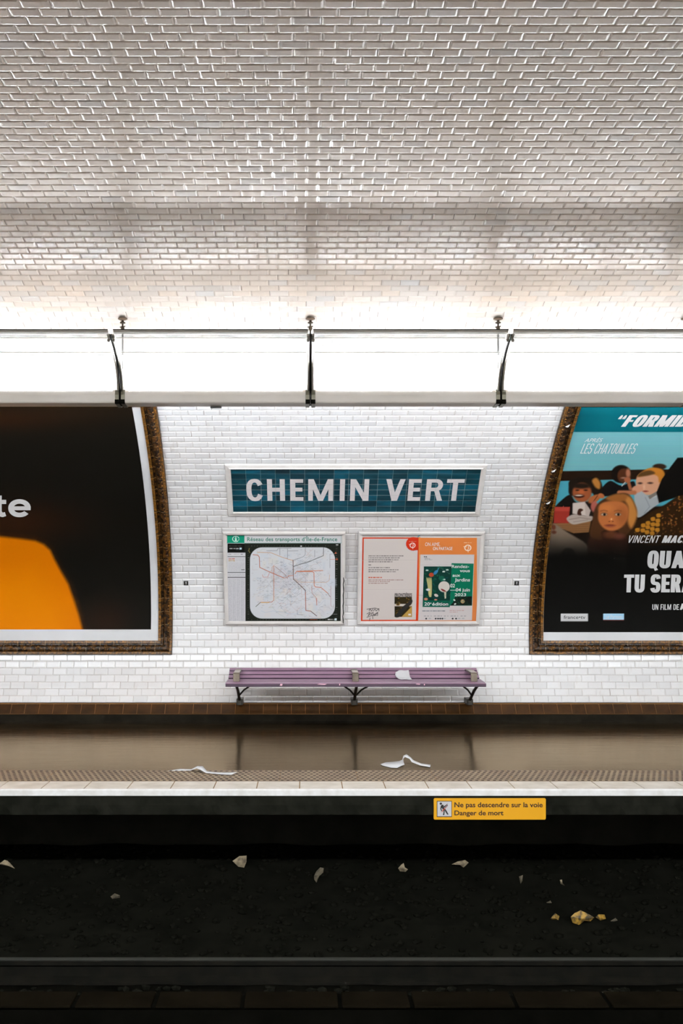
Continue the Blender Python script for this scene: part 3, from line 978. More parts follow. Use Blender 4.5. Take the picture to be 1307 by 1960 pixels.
fx_label = {-2: 'curved light fixture cut off by the left edge of the photo, above the dark poster',
            -1: 'curved light fixture above the station name sign, second from the left',
            0: 'curved light fixture above the garden poster, second from the right',
            1: 'curved light fixture cut off by the right edge of the photo, above the film poster'}
hg_label = {-1: 'leftmost ceiling hanger, where the light row passes over the dark poster',
            0: 'middle ceiling hanger above the station name sign',
            1: 'ceiling hanger just left of the film poster top',
            2: 'ceiling hanger at the right edge of the photo'}
first = make_fixture(0, False, M['tube'])
for k in range(-5, 5):
    f = first if k == -5 else copy_tree(first)
    f.location.x = X_RIB0 + k * MOD
    tag(f, fx_label.get(k, 'curved light fixture over the far platform, outside the photo'), 'light', 'light fixtures over the far platform')
    if k == -1:
        c = MB()
        p0 = px_at(403, 9.13) - f.location.x; p1 = px_at(424, 9.13) - f.location.x
        c.box((p0, 0.055, -0.012), (p1, 0.08, 0.002), M['black'])
        c.build('latch', f)
h0 = make_hanger(0, False)
for k in range(-4, 5):
    h = h0 if k == -4 else copy_tree(h0)
    h.location.x = X_RIB0 + k * MOD
    tag(h, hg_label.get(k, 'ceiling hanger outside the photo'), 'hanger', 'ceiling hangers of the light row')
second = make_fixture(0, True, M['tube_near'])
for k in range(-5, 5):
    f = second if k == -5 else copy_tree(second)
    f.location.x = X_RIB0 + k * MOD
    tag(f, 'curved light fixture over the platform behind the camera', 'light', 'light fixtures behind the camera')

# ------------------------------------------------------------------ station name sign
SG = VaultSurf(0.010)
sX0, _ = SG.inv(444, 938); sX1, _ = SG.inv(914.5, 938)
ss0, ss1 = SG.s(979.5), SG.s(896.5)
RW = (ss1 - ss0) / 8
root = empty('station_name_sign', tuple(float(q) for q in SG.pt((sX0 + sX1) / 2, ss0)))
loc = tuple(root.location)
mb = MB()
mb.add(SG.pt(*[a.ravel() for a in np.meshgrid([sX0, sX1], np.linspace(ss0, ss1, 17))], 0.0), [(2 * k, 2 * k + 1, 2 * k + 3, 2 * k + 2) for k in range(16)], M['sign_grout'])
xj = px_at(469.8, float(SG.yz(ss1)[0]))
cols = [sX0] + [c for c in xj + 0.1505 * np.arange(-1, 22) if sX0 + 0.01 < c < sX1 - 0.01] + [sX1]
e = 0.0013
for r in range(8):
    for a, b_ in zip(cols[:-1], cols[1:]):
        t_ = RNG.normal(0, 0.0002, 4)
        sa, sb = ss0 + r * RW + e, ss0 + (r + 1) * RW - e
        mb.add(SG.pt([a + e, b_ - e, b_ - e, a + e], [sa, sa, sb, sb], 0.0025 + t_), [(0, 1, 2, 3)], M['sign_tile'])
# letters four tile rows high
L0, L1 = ss0 + 2 * RW, ss0 + 6 * RW
def SX(px): return SG.inv(px, 938)[0]
_np = [0]
def put_poly(pts, m=M['white_enamel'], off=0.0035):
    """pts: (photo x at letter mid-height, 0..1 up the cap height), a simple polygon"""
    _np[0] += 1
    off = off + 0.00006 * (_np[0] % 9)          # every stroke its own coat, never two in one plane
    bm = bmesh.new()
    vs = [bm.verts.new((SX(px), L0 + t * (L1 - L0), 0)) for px, t in pts]
    bm.faces.new(vs)
    bmesh.ops.triangulate(bm, faces=bm.faces)
    for q in range(1, 8):
        bmesh.ops.bisect_plane(bm, geom=bm.verts[:] + bm.edges[:] + bm.faces[:], plane_co=(0, L0 + (L1 - L0) * q / 8, 0), plane_no=(0, 1, 0))
    bm.verts.index_update()
    P = np.array([v.co[:2] for v in bm.verts])
    mb.add(SG.pt(P[:, 0], P[:, 1], off), [tuple(v.index for v in f.verts) for f in bm.faces], m)
    bm.free()
def stem(x0, x1, a=0.0, b=1.0): put_poly([(x0, a), (x1, a), (x1, b), (x0, b)])
S_, Hh = 9.6, 0.17
def arc(cx, cy, rx, ry, t0, t1, n=18):
    return [(cx + rx * math.cos(t), cy + ry * math.sin(t)) for t in np.linspace(t0, t1, n)]
# C
cx, rx = 487.6, 16.2
outer = arc(cx, 0.5, rx, 0.5, math.radians(52), math.radians(308), 26)
C_out = [(min(x_, 503.5), 0.5 + (t - 0.5) * 1.02) for x_, t in outer]
C_in = [(x_, t) for x_, t in arc(cx + 0.3, 0.5, rx - 9.4, 0.5 - Hh, math.radians(318), math.radians(42), 26)]
def ring_strip(outer, inner):
    n = len(outer)
    for i in range(n - 1):
        put_poly([outer[i], outer[i + 1], inner[n - 2 - i], inner[n - 1 - i]])
_o = [(cx + 16.2 * (abs(math.cos(t)) ** 0.9) * (1 if math.cos(t) > 0 else -1), 0.5 + 0.515 * (abs(math.sin(t)) ** 0.8) * (1 if math.sin(t) > 0 else -1)) for t in np.linspace(math.radians(25), math.radians(335), 30)]
_i = [(cx + 6.4 * (abs(math.cos(t)) ** 0.9) * (1 if math.cos(t) > 0 else -1), 0.5 + 0.345 * (abs(math.sin(t)) ** 0.8) * (1 if math.sin(t) > 0 else -1)) for t in np.linspace(math.radians(25), math.radians(335), 30)]
ring_strip(_o, _i[::-1])
# H
stem(511.3, 520.9); stem(535.6, 545.2); stem(520.9, 535.6, 0.42, 0.60)
# E
stem(555.6, 565.2); stem(565.2, 580.6, 0, Hh); stem(565.2, 580.2, 1 - Hh, 1); stem(565.2, 578.6, 0.43, 0.60)
# M
stem(589.8, 598.8); stem(628.4, 637.4)
put_poly([(589.8, 1), (600.2, 1), (618.2, 0.0), (609.0, 0.0)]); put_poly([(637.4, 1), (627.0, 1), (609.0, 0.0), (618.2, 0.0)])
# I, N
stem(650.4, 659.8)
stem(670.2, 679.4); stem(696.6, 705.8); put_poly([(670.2, 1), (680.6, 1), (705.8, 0), (695.4, 0)])
# V
put_poly([(737.8, 1), (747.8, 1), (761.0, 0), (750.4, 0)]); put_poly([(774.6, 1), (764.6, 1), (750.4, 0), (761.0, 0)])
# E
stem(781.0, 790.6); stem(790.6, 805.6, 0, Hh); stem(790.6, 805.2, 1 - Hh, 1); stem(790.6, 803.6, 0.43, 0.60)
# R
stem(815.2, 824.6)
bo = [(824.6, 1.0), (833, 1.0)] + arc(834, 0.72, 12.6, 0.28, math.radians(85), math.radians(-85), 12) + [(824.6, 0.44)]
bi = [(824.6, 0.84), (832, 0.84)] + arc(833, 0.72, 4.6, 0.12, math.radians(85), math.radians(-85), 12) + [(824.6, 0.60)]
ring_strip(bo, bi[::-1])
put_poly([(830.2, 0.5), (839.2, 0.52), (848.2, 0), (838.0, 0)])
# T
stem(853.6, 886.8, 1 - Hh, 1); stem(865.4, 875.0, 0, 1 - Hh)
for r in range(3, 6):                               # joints run on across the letters
    s_ = ss0 + r * RW
    mb.add(SG.pt([sX0, sX1, sX1, sX0], [s_ - .0011, s_ - .0011, s_ + .0011, s_ + .0011], 0.0045), [(0, 1, 2, 3)], M['sign_grout'])
for c in cols[1:-1]:
    for q in range(8):
        sa, sb = L0 + (L1 - L0) * q / 8, L0 + (L1 - L0) * (q + 1) / 8
        mb.add(SG.pt([c - .0011, c + .0011, c + .0011, c - .0011], [sa, sa, sb, sb], 0.0045), [(0, 1, 2, 3)], M['sign_grout'])
local(mb.build('enamel_face', root, recalc=False), loc)
prof = [(0.0, -0.004), (0.0, 0.016), (0.004, 0.021), (0.012, 0.021), (0.016, 0.016), (0.042, 0.010), (0.050, 0.010), (0.056, 0.002), (0.056, -0.012)]
for side in ('bottom', 'top', 'left', 'right'):
    f_ = MB()
    frame_side(f_, SG, (sX0, sX1, ss0, ss1), prof, side, [M['white_ceramic']], 24)
    local(f_.build('frame_rail', root, recalc=False), loc)
tag(root, 'teal tiled station sign reading CHEMIN VERT in white letters', 'sign')

# ------------------------------------------------------------------ big poster frames and posters
FR = 0.156
FPROF = [(0.0, 0.0), (0.0, 0.024), (0.030, 0.026), (0.036, 0.014), (0.050, 0.016), (0.070, 0.040), (0.100, 0.046), (0.122, 0.034), (0.128, 0.026), (0.150, 0.028), (FR, 0.018), (FR, -0.004)]
FM = [M['frame_gold'], M['frame_gold'], M['frame_dark'], M['frame_dark'], M['frame_dark'], M['frame_dark'], M['frame_dark'], M['frame_gold'], M['frame_gold'], M['frame_dark'], M['frame_dark']]

def prof_h(w):
    return float(np.interp(w, [p[0] for p in FPROF[1:-1]], [p[1] for p in FPROF[1:-1]]))

def ball(mb, surf, X, s, h, r, m, n=6):
    c = surf.pt(X, s, h)
    V, Fc = [], []
    for i in range(1, 4):
        a = math.pi * i / 6
        for k in range(n):
            t = 2 * math.pi * k / n
            V.append(surf.pt(X + r * math.sin(a) * math.cos(t), s + r * math.sin(a) * math.sin(t), h + r * math.cos(a)))
    V.append(surf.pt(X, s, h + r))
    for i in range(2):
        for k in range(n):
            Fc.append((i * n + k, i * n + (k + 1) % n, (i + 1) * n + (k + 1) % n, (i + 1) * n + k))
    for k in range(n):
        Fc.append((3 * n, k, (k + 1) % n))
    mb.add(np.array(V), Fc, m)

def poster_frame(surf, rect, inner_side, label):
    X0, X1, s0, s1 = rect
    root = empty('poster_frame', tuple(float(q) for q in surf.pt(X1 if inner_side == 'right' else X0, s0)))
    loc = tuple(root.location)
    for side in ('bottom', 'left', 'right', 'top'):
        mb = MB()
        frame_side(mb, surf, rect, FPROF, side, FM, 48)
        horiz = side in ('bottom', 'top')
        length = (X1 - X0) if horiz else (s1 - s0)
        def at(t, w):
            if side == 'bottom': return X0 + t, s0 - w
            if side == 'top': return X0 + t, s1 + w
            if side == 'left': return X0 - w, s0 + t
            return X1 + w, s0 + t
        # visible joints between the ceramic blocks
        if side in ('bottom', inner_side):
            nj = int(length / 0.151)
            for q in range(nj + 1):
                t0 = q * 0.151 + 0.02
                wv = [0.002, 0.03, 0.045, 0.06, 0.08, 0.10, 0.12, 0.13, 0.154]
                pts = []
                for w in wv:
                    bend = 0.012 * math.sin((w - 0.03) / 0.1 * math.pi) if not horiz and 0.03 < w < 0.13 else 0
                    for d in (-0.0009, 0.0009):
                        Xq, sq = at(t0 + d + bend, w)
                        pts.append(surf.pt(Xq, sq, prof_h(w) + 0.0012))
                mb.add(np.array(pts), [(2 * k, 2 * k + 1, 2 * k + 3, 2 * k + 2) for k in range(len(wv) - 1)], M['frame_joint'])
            # ornaments: shells on the round, a row of pearls outside
            for q in range(nj + 1):
                t0 = q * 0.151 + 0.095
                if t0 > length: continue
                for dt, dw, r in ((0, 0.0, 0.014), (-0.017, -0.008, 0.010), (0.017, -0.008, 0.010), (-0.012, 0.012, 0.009), (0.012, 0.012, 0.009), (0.0, -0.019, 0.008), (-0.036, 0.0, 0.007), (0.036, 0.0, 0.007)):
                    if horiz:
                        Xq, sq = at(t0 + dt, 0.085 + dw)
                        ball(mb, surf, Xq, sq, prof_h(0.085 + dw) - 0.003, r, M['frame_gold'])
            if side == inner_side:
                for q in range(int(length / 0.0245)):
                    Xq, sq = at(q * 0.0245, 0.139)
                    ball(mb, surf, Xq, sq, 0.025, 0.0075, M['frame_gold'])
                for q in range(int(length / 0.05)):
                    Xq, sq = at(q * 0.05 + RNG.uniform(-.01, .01), 0.112 + RNG.uniform(-.006, .006))
                    ball(mb, surf, Xq, sq, prof_h(0.112) - 0.004, 0.010, M['frame_gold'])
        nm = {'bottom': 'bottom_rail', 'top': 'top_rail', 'left': 'side_rail', 'right': 'side_rail'}[side]
        local(mb.build(nm, root, recalc=False), loc)
    tag(root, label, 'picture frame', 'brown faience poster frames')
    return root

# left poster
LS = VaultSurf(0.008, 0.018, BASE.s(1226))
lX1, ls0 = LS.inv(303, 1226)
ls1 = LS.s(775)
poster_frame(LS, (-5.6, lX1, ls0, ls1), 'right', 'brown ceramic frame around the dark poster with the orange shape')
cv = Canvas(-10, 745, 310, 1232, 1)
cv.img[:] = (17, 15, 11)
gy_, gx_ = cv.gy, cv.gx
def glow(cx, cy, rx, ry, col, a):
    mk = np.exp(-(((gx_ - cx) / rx) ** 2 + ((gy_ - cy) / ry) ** 2)) * a
    cv.img[:] = cv.img * (1 - mk[..., None]) + np.array(col, float) * mk[..., None]
glow(0, 800, 130, 22, (44, 22, 10), 0.8)
glow(20, 1000, 120, 40, (42, 22, 10), 0.9)
glow(200, 1190, 50, 40, (36, 21, 12), 0.8)
glow(150, 770, 200, 40, (34, 22, 12), 0.7)
shape = [(-60, 1026), (0, 1027), (40, 1031), (68, 1035), (84, 1042), (96, 1053), (104, 1070), (117, 1094), (131, 1118), (140, 1145), (150, 1175), (158, 1206), (160, 1240), (-60, 1240)]
cv.poly(shape, (120, 55, 5), 12, False, 0.55)
cv.poly(shape, (214, 116, 0), 3.2)
cv.poly([(-60, 1110), (60, 1100), (125, 1160), (140, 1240), (-60, 1240)], (222, 128, 0), 30, False, 0.8)
mb = MB()
Xn = px_at(0, 11.2) - 0.25
bX1 = LS.inv(289, 1204.5)[0]
Xs = np.concatenate([[-5.45, -4.5], np.linspace(Xn, bX1, 250)])
Ss = np.linspace(LS.s(1204.8), ls1 - 0.02, 260)
mb.add(LS.pt(*[a.ravel() for a in np.meshgrid([-5.6, lX1], np.linspace(ls0, ls1, 33))], 0.002), [(2 * k, 2 * k + 1, 2 * k + 3, 2 * k + 2) for k in range(32)], M['paper'])
printed_grid(mb, LS, Xs, Ss, cv, 0.0035, 0.80)
# the last two letters of the advert's word: a broad bold t and e
def lput(pts, off=0.005):
    Q = [LS.inv(px, v) for px, v in pts]
    mb.add(LS.pt([q[0] for q in Q], [q[1] for q in Q], off), [tuple(range(len(pts)))], M['ink_white'])
for q in _ring(37.5, 972.2, 21.5, 17.2, 10.2, 8.6, 0, -322, 40, 0.95):
    lput(q)
lput([(26, 968.6), (59, 968.6), (58.8, 976), (26, 976)], 0.0052)
lput([(-7, 948), (3.4, 948), (3.4, 978), (-7, 978)]); lput([(-13, 956.2), (12, 956.2), (12, 964), (-13, 964)], 0.0052)
for q in _ring(6, 976.5, 13, 12.6, 10.4, 8.6, 180, 90, 10, 0.95):
    lput(q)
lput([(5.5, 980.6), (9.5, 979.8), (12, 987.2), (6, 989.1)])
o = mb.build('wall_poster', recalc=False, ink=True)
tag(o, 'dark poster with a glowing orange shape and white letters ending in te', 'poster')

# right poster
RS = VaultSurf(0.008)
rX0, rs0 = RS.inv(1039, 1226)
rs1 = RS.s(775)
fr = poster_frame(RS, (rX0, 6.55, rs0, rs1), 'left', 'brown ceramic frame around the film poster with children')
for (px, v, r) in ((1058, 893, .022), (1085, 806, .02), (1048, 955, .022)):
    X_, s_ = RS.inv(px, v)
    t = MB()
    t.add(RS.pt([X_ - r, X_ + r, X_ + 0.2 * r, X_ - 0.4 * r], [s_ - r, s_ + 0.7 * r, s_ - 0.2 * r, s_ - 1.3 * r], np.array([0.052, 0.056, 0.075, 0.058])), [(0, 1, 2), (0, 2, 3)], M['paper'])
    o = local(t.build('paper_remnant', fr, recalc=False), tuple(fr.location))
    o.modifiers.new('thickness', 'SOLIDIFY').thickness = 0.001
    o['label'] = 'torn white paper remnant'

cv = Canvas(1030, 745, 1420, 1216, 2)
cv.img[:] = (12, 11, 9)
cv.rect(1000, 700, 1500, 826.5, (6, 96, 108))
cv.poly([(1000, 700), (1170, 700), (1120, 830), (1000, 830)], (4, 78, 90), 30, False, 0.8)
cv.rect(1000, 700, 1500, 785, (20, 120, 132), 10, 0.6)
cv.rect(1000, 826.5, 1500, 1000, (112, 172, 178))
for q in range(60):
    yq = 828 + q * 1.3
    cv.rect(1000, yq, 1500, yq + 0.6, (98 + RNG.integers(0, 30), 164 + RNG.integers(0, 18), 172 + RNG.integers(0, 14)), 0.4, 0.5)
cv.T = (4.805, 1035, 880)
sk = (176, 104, 58)
cv.poly([(-50, 108), (210, 102), (650, 96), (900, 88), (1900, 80), (1900, 165), (860, 180), (640, 182), (180, 195), (-50, 205)], (34, 21, 12), 3)
cv.poly([(-50, 205), (180, 195), (900, 180), (1900, 165), (1900, 420), (-50, 430)], (74, 158, 174), 4)
cv.rect(-80, 425, 1900, 2000, (26, 17, 11), 10)
# boy at the back
cv.poly([(565, 250), (640, 192), (740, 235), (850, 195), (872, 260), (860, 300), (590, 335), (550, 290)], (20, 17, 17), 5, True)
cv.ell(738, 130, 92, 84, (20, 14, 10), 6)
cv.ell(765, 145, 62, 68, (78, 42, 24), 8)
cv.ell(802, 120, 20, 42, (168, 108, 80), 8)
cv.ell(760, 165, 26, 8, (150, 110, 90), 4)
cv.line([(745, 238), (775, 205)], 10, (190, 185, 180))
cv.line([(800, 185), (822, 262)], 30, (150, 88, 56), soft=1)
cv.ell(795, 182, 30, 24, (158, 92, 60), 5)
# curly-haired child
cv.poly([(130, 440), (190, 370), (270, 320), (330, 390), (470, 380), (520, 430), (520, 520), (130, 540)], (24, 18, 15), 5, True)
cv.poly([(255, 250), (262, 195), (330, 165), (430, 160), (520, 165), (560, 220), (560, 310), (500, 350), (460, 300), (300, 330), (258, 310)], (26, 19, 13), 6, True)
cv.poly([(470, 190), (510, 165), (545, 210), (540, 265), (500, 250)], (178, 118, 52), 10, True)
cv.ell(378, 300, 88, 90, (150, 80, 46), 10)
cv.ell(370, 238, 92, 24, (30, 21, 15), 10)
cv.ell(372, 292, 26, 18, (190, 96, 50), 9, alpha=0.8)
cv.ell(350, 332, 48, 17, (52, 18, 12), 4)
cv.ell(348, 326, 36, 7, (205, 185, 165), 3)
cv.ell(335, 278, 16, 6, (30, 16, 10), 4); cv.ell(412, 278, 16, 6, (30, 16, 10), 4)
cv.ell(490, 358, 62, 32, (168, 96, 52), 6, -0.5)
cv.ell(555, 330, 30, 22, (180, 104, 60), 5, 0.5)
cv.line([(470, 400), (520, 330)], 7, (95, 45, 24))
cv.ell(492, 430, 34, 52, (170, 92, 80), 8)
# red-haired boy
cv.ell(1090, 62, 62, 28, (46, 30, 20), 5)
cv.poly([(862, 262), (930, 250), (985, 330), (1085, 300), (1130, 362), (1030, 440), (900, 530), (868, 450)], (164, 168, 170), 5, True)
cv.line([(960, 345), (1000, 430), (950, 490)], 5, (120, 124, 130), 0.8, 1)
cv.line([(1010, 350), (1090, 325)], 5, (205, 205, 205), 0.8, 1)
cv.poly([(885, 150), (960, 105), (1080, 120), (1100, 220), (1060, 300), (985, 325), (930, 290), (878, 240)], (206, 150, 118), 7, True)
cv.poly([(888, 150), (940, 100), (1020, 70), (1110, 85), (1140, 140), (1118, 215), (1085, 205), (1072, 150), (1000, 128), (930, 150)], (186, 116, 38), 7, True)
cv.poly([(890, 152), (920, 115), (1000, 95), (1050, 120), (1000, 140), (930, 152)], (86, 58, 28), 8, True)
cv.ell(1098, 235, 16, 30, (196, 132, 100), 4)
cv.ell(912, 214, 20, 9, (70, 48, 40), 5); cv.ell(1005, 212, 24, 9, (70, 48, 40), 5)
cv.ell(948, 250, 10, 22, (222, 170, 140), 6)
cv.ell(962, 288, 24, 7, (128, 56, 48), 4)
cv.poly([(985, 335), (1060, 290), (1095, 300), (1000, 362)], (120, 112, 104), 4)
cv.ell(885, 268, 52, 34, (204, 142, 112), 6, -0.2)
cv.line([(720, 300), (860, 300)], 40, (176, 108, 72), soft=1.5)
# woman in the patterned dress
cv.poly([(1255, -20), (1900, -60), (1900, 400), (1240, 345), (1085, 395), (1062, 300), (1110, 180), (1180, 80)], (13, 11, 9), 5)
dress = [(770, 690), (860, 575), (1000, 485), (1150, 405), (1250, 335), (1400, 300), (1900, 260), (1900, 740), (1000, 790), (780, 740)]
cv.poly(dress, (44, 27, 12), 6)
r_ = random.Random(5)
for q in range(420):
    X_, Y_ = r_.uniform(800, 1700), r_.uniform(330, 720)
    if Y_ < 690 - (X_ - 770) * 0.72 + 25 and X_ < 1260: continue
    big = 950 < X_ < 1110 and 470 < Y_ < 660
    fade = 0.75 if Y_ < 600 else 0.35
    if not big:
        cv.ell(X_, Y_, r_.uniform(5, 11), r_.uniform(4, 9), r_.choice([(150, 92, 34), (120, 60, 28), (170, 120, 60)]), 3, r_.uniform(0, 3), fade)
for gx0 in range(5):
    for gy0 in range(4):
        X_, Y_ = 890 + gx0 * 48 + gy0 * -6 + r_.uniform(-6, 6), 640 - gx0 * 32 + gy0 * 44 + r_.uniform(-6, 6)
        if Y_ > 680 or X_ > 1120: continue
        cv.poly([(X_ - 19, Y_ - 14), (X_ + 16, Y_ - 19), (X_ + 20, Y_ + 12), (X_ - 14, Y_ + 16)], (176, 118, 36), 4, True)
# table with cup, carton and paper
cv.poly([(100, 585), (460, 560), (440, 665), (300, 675), (170, 625)], (132, 92, 56), 5)
for q in range(4): cv.line([(150, 605 + q * 16), (440, 590 + q * 20)], 4, (100, 66, 40), 0.7, 1)
cv.poly([(122, 432), (266, 432), (256, 582), (116, 582)], (150, 48, 38), 4)
cv.poly([(126, 434), (264, 434), (262, 470), (124, 470)], (176, 66, 54), 6)
cv.line([(205, 435), (208, 424)], 5, (190, 80, 70))
cv.poly([(235, 540), (300, 500), (400, 512), (475, 520), (470, 556), (380, 580), (290, 592)], (176, 160, 150), 5, True)
cv.line([(260, 548), (360, 530), (460, 545)], 5, (120, 102, 92), 0.8, 1); cv.line([(300, 570), (430, 552)], 4, (130, 112, 100), 0.8, 1)
cv.poly([(292, 396), (402, 385), (456, 465), (440, 518), (290, 494)], (206, 190, 180), 4)
cv.poly([(335, 500), (345, 455), (372, 448), (388, 462), (368, 478), (372, 508)], (64, 36, 26), 4, True)
cv.poly([(402, 385), (456, 465), (440, 518), (410, 505)], (188, 170, 160), 3)
# foreground sleeve
cv.poly([(60, 900), (85, 690), (108, 590), (150, 600), (220, 650), (320, 710), (400, 760), (450, 830), (475, 930), (350, 890), (250, 820), (190, 900)], (122, 106, 90), 8, True)
cv.ell(118, 620, 18, 24, (96, 52, 34), 6); cv.ell(120, 665, 22, 16, (90, 50, 34), 6)
cv.poly([(180, 880), (225, 815), (300, 830), (310, 920), (180, 940)], (40, 32, 26), 10, True)
# girl
cv.poly([(440, 730), (560, 660), (720, 660), (800, 740), (780, 960), (470, 980)], (56, 29, 20), 12, True)
cv.poly([(452, 700), (470, 560), (500, 440), (560, 370), (690, 312), (800, 312), (862, 400), (882, 500), (830, 640), (750, 710), (690, 640), (560, 660), (560, 735)], (70, 42, 23), 8, True)
cv.poly([(740, 325), (820, 340), (866, 420), (884, 520), (832, 630), (796, 560), (800, 430)], (186, 122, 58), 14, True)
cv.poly([(600, 350), (700, 312), (790, 330), (760, 380), (650, 380)], (150, 92, 42), 12, True)
cv.poly([(528, 480), (545, 410), (620, 380), (740, 385), (800, 440), (795, 540), (740, 620), (650, 655), (575, 625), (530, 560)], (182, 106, 56), 9, True)
cv.ell(600, 445, 60, 36, (204, 122, 62), 20, alpha=0.7)
cv.ell(745, 520, 50, 80, (150, 84, 44), 22, alpha=0.6)
for ex in (580, 708):
    cv.ell(ex, 500, 30, 15, (112, 74, 54), 5)
    cv.ell(ex, 502, 24, 10, (196, 176, 160), 4)
    cv.ell(ex + 4, 502, 12, 12, (24, 16, 12), 3)
    cv.line([(ex - 32, 470), (ex, 462), (ex + 30, 470)], 7, (120, 68, 36), 0.8, 1.2)
cv.ell(645, 545, 24, 20, (196, 112, 62), 9); cv.ell(648, 545, 6, 7, (240, 200, 150), 4)
cv.ell(630, 566, 8, 4, (98, 46, 26), 3); cv.ell(660, 566, 8, 4, (98, 46, 26), 3)
cv.ell(636, 602, 46, 10, (118, 52, 38), 5); cv.ell(636, 614, 34, 7, (150, 78, 54), 5)
cv.ell(640, 690, 60, 34, (96, 54, 32), 14)
cv.ell(720, 705, 50, 26, (110, 60, 46), 14)
cv.T = None
fade = np.clip((cv.gy - 1010) / 62.0, 0, 1)
fade = (fade * fade * (3 - 2 * fade))[..., None]
cv.img[:] = cv.img * (1 - fade) + np.array((12.0, 11.0, 9.0)) * fade
cv.rect(1073, 1174.5, 1125, 1189, (208, 206, 206))
cv.rect(1154, 1174.5, 1194, 1186, (170, 212, 238)); cv.rect(1154, 1186, 1194, 1187.6, (120, 50, 40))
mb = MB()
mb.add(RS.pt(*[a.ravel() for a in np.meshgrid([rX0, 6.55], np.linspace(rs0, rs1, 33))], 0.002), [(2 * k, 2 * k + 1, 2 * k + 3, 2 * k + 2) for k in range(32)], M['paper'])
Xs = np.concatenate([np.linspace(rX0 + 0.006, px_at(1318, 11.9), 260), np.linspace(px_at(1318, 11.9), 5.0, 30)[1:], [5.7, 6.45]])
Ss = np.linspace(RS.s(1210), rs1 - 0.01, 430)
printed_grid(mb, RS, Xs, Ss, cv, 0.0035, 0.80)
W_ = M['ink_white']
put_glyphs(mb, RS, '\u201cFORMID', 1181, 1321, 794, 816, W_, 0.25, 0.17, 0.24, 0.06)
put_text(mb, RS, 'APR\u00c8S', 1119, 1153, 838.5, 845.5, W_, 0.0, 0.3, 1.0, 0.005)
put_glyphs(mb, RS, 'LES CHATOUILLES', 1112.5, 1218, 848.5, 867.5, W_, 0.13, 0.08, 0.22, 0.09)
put_glyphs(mb, RS, 'VINCENT', 1203, 1263, 1024.5, 1038.5, W_, 0.13, 0.11, 0.18, 0.12)
put_glyphs(mb, RS, 'MACA', 1267, 1319, 1024.5, 1038.5, W_, 0.25, 0.17, 0.18, 0.05)
put_glyphs(mb, RS, 'QUA', 1238.5, 1311, 1054, 1087, W_, 0.25, 0.18, -0.07, 0.05)
put_glyphs(mb, RS, 'TU SERA', 1192.5, 1327, 1099.5, 1133.5, W_, 0.25, 0.18, -0.06, 0.05)
put_glyphs(mb, RS, 'UN FILM DE', 1248, 1299, 1156.5, 1167, W_, 0.16, 0.13, 0.0, 0.11)
put_glyphs(mb, RS, 'A', 1301, 1311, 1155, 1167, W_, 0.26, 0.18)
put_text(mb, RS, 'france\u2022tv', 1078.5, 1120, 1178, 1184.5, M['ink_black'], 0.008, 0.0, 1.0, 0.005)
put_text(mb, RS, 'Le Parisien', 1159, 1190, 1176.5, 1184, M['ink_white'], 0.0, 0.0, 1.0, 0.005)
o = mb.build('wall_poster', recalc=False, ink=True)
tag(o, 'film poster with children at a table and large white title letters', 'poster')

# ------------------------------------------------------------------ the two display cases
def board_surface(vb, vt, d):
    b0, t0 = VaultSurf(d), VaultSurf(d)
    (yb, zb), (yt, zt) = b0.yz(b0.s(vb)), t0.yz(t0.s(vt))
    return FlatSurf(float(yb), float(zb), float(yt), float(zt))
CPROF = [(-0.012, 0.0), (-0.012, 0.010), (0.004, 0.016), (0.020, 0.016), (0.030, 0.008), (0.030, -0.045)]
def display_case(px0, px1, vt, vb, label):
    S = board_surface(vb, vt, 0.045)
    vm = (vt + vb) / 2
    X0, X1 = S.inv(px0, vm)[0], S.inv(px1, vm)[0]
    s0, s1 = S.s(vb), S.s(vt)
    root = empty('display_case', tuple(float(q) for q in S.pt((X0 + X1) / 2, s0)))
    loc = tuple(root.location)
    for side in ('bottom', 'left', 'right', 'top'):
        mb = MB()
        pr = CPROF if side != 'top' else [(-0.012, 0.0), (-0.012, 0.012), (0.0, 0.030), (0.018, 0.034), (0.030, 0.024), (0.030, -0.02)]
        frame_side(mb, S, (X0, X1, s0, s1), pr, side, [M['white_ceramic']], 4)
        local(mb.build('frame_rail', root, recalc=False), loc)
    mb = MB()
    P = np.concatenate([S.pt([X0 - .02, X1 + .02, X1 + .02, X0 - .02], [s0 - .02, s0 - .02, s1 + .02, s1 + .02], 0.0), S.pt([X0 - .02, X1 + .02, X1 + .02, X0 - .02], [s0 - .02, s0 - .02, s1 + .02, s1 + .02], -0.012)])
    mb.add(P, [(0, 1, 2, 3), (7, 6, 5, 4), (0, 4, 5, 1), (1, 5, 6, 2), (2, 6, 7, 3), (3, 7, 4, 0)], M['white_ceramic'])
    local(mb.build('back_panel', root, recalc=False), loc)
    tag(root, label, 'display case', 'white framed display cases')
    return S, X0, X1, s0, s1

# transit map
S, X0, X1, s0, s1 = display_case(433.5, 655, 1022, 1190.5, 'white framed case holding the transit map')
K = (5.335, 425, 1010)
cv = Canvas(430, 1017, 662, 1197, 3)
cv.T = K
cv.img[:] = (206, 204, 206)
cv.rect(52, 74, 228, 155, (20, 134, 104))
cv.rect(228, 74, 1216, 76, (90, 150, 140))
cv.rect(1214, 76, 1217, 156, (120, 160, 155)); cv.rect(40, 155, 1216, 158, (70, 130, 115))
cv.ell(140, 115, 36, 32, (225, 232, 228), 1); cv.ell(140, 115, 29, 26, (20, 134, 104), 1)
cv.line([(170, 112), (184, 118), (166, 136)], 6, (20, 134, 104))
cv.rect(133, 108, 148, 134, (225, 232, 228)); cv.rect(128, 108, 148, 113, (225, 232, 228)); cv.rect(124, 131, 156, 136, (225, 232, 228)); cv.ell(140, 98, 7, 6, (225, 232, 228))
cv.rect(238, 160, 1210, 968, (30, 33, 27))
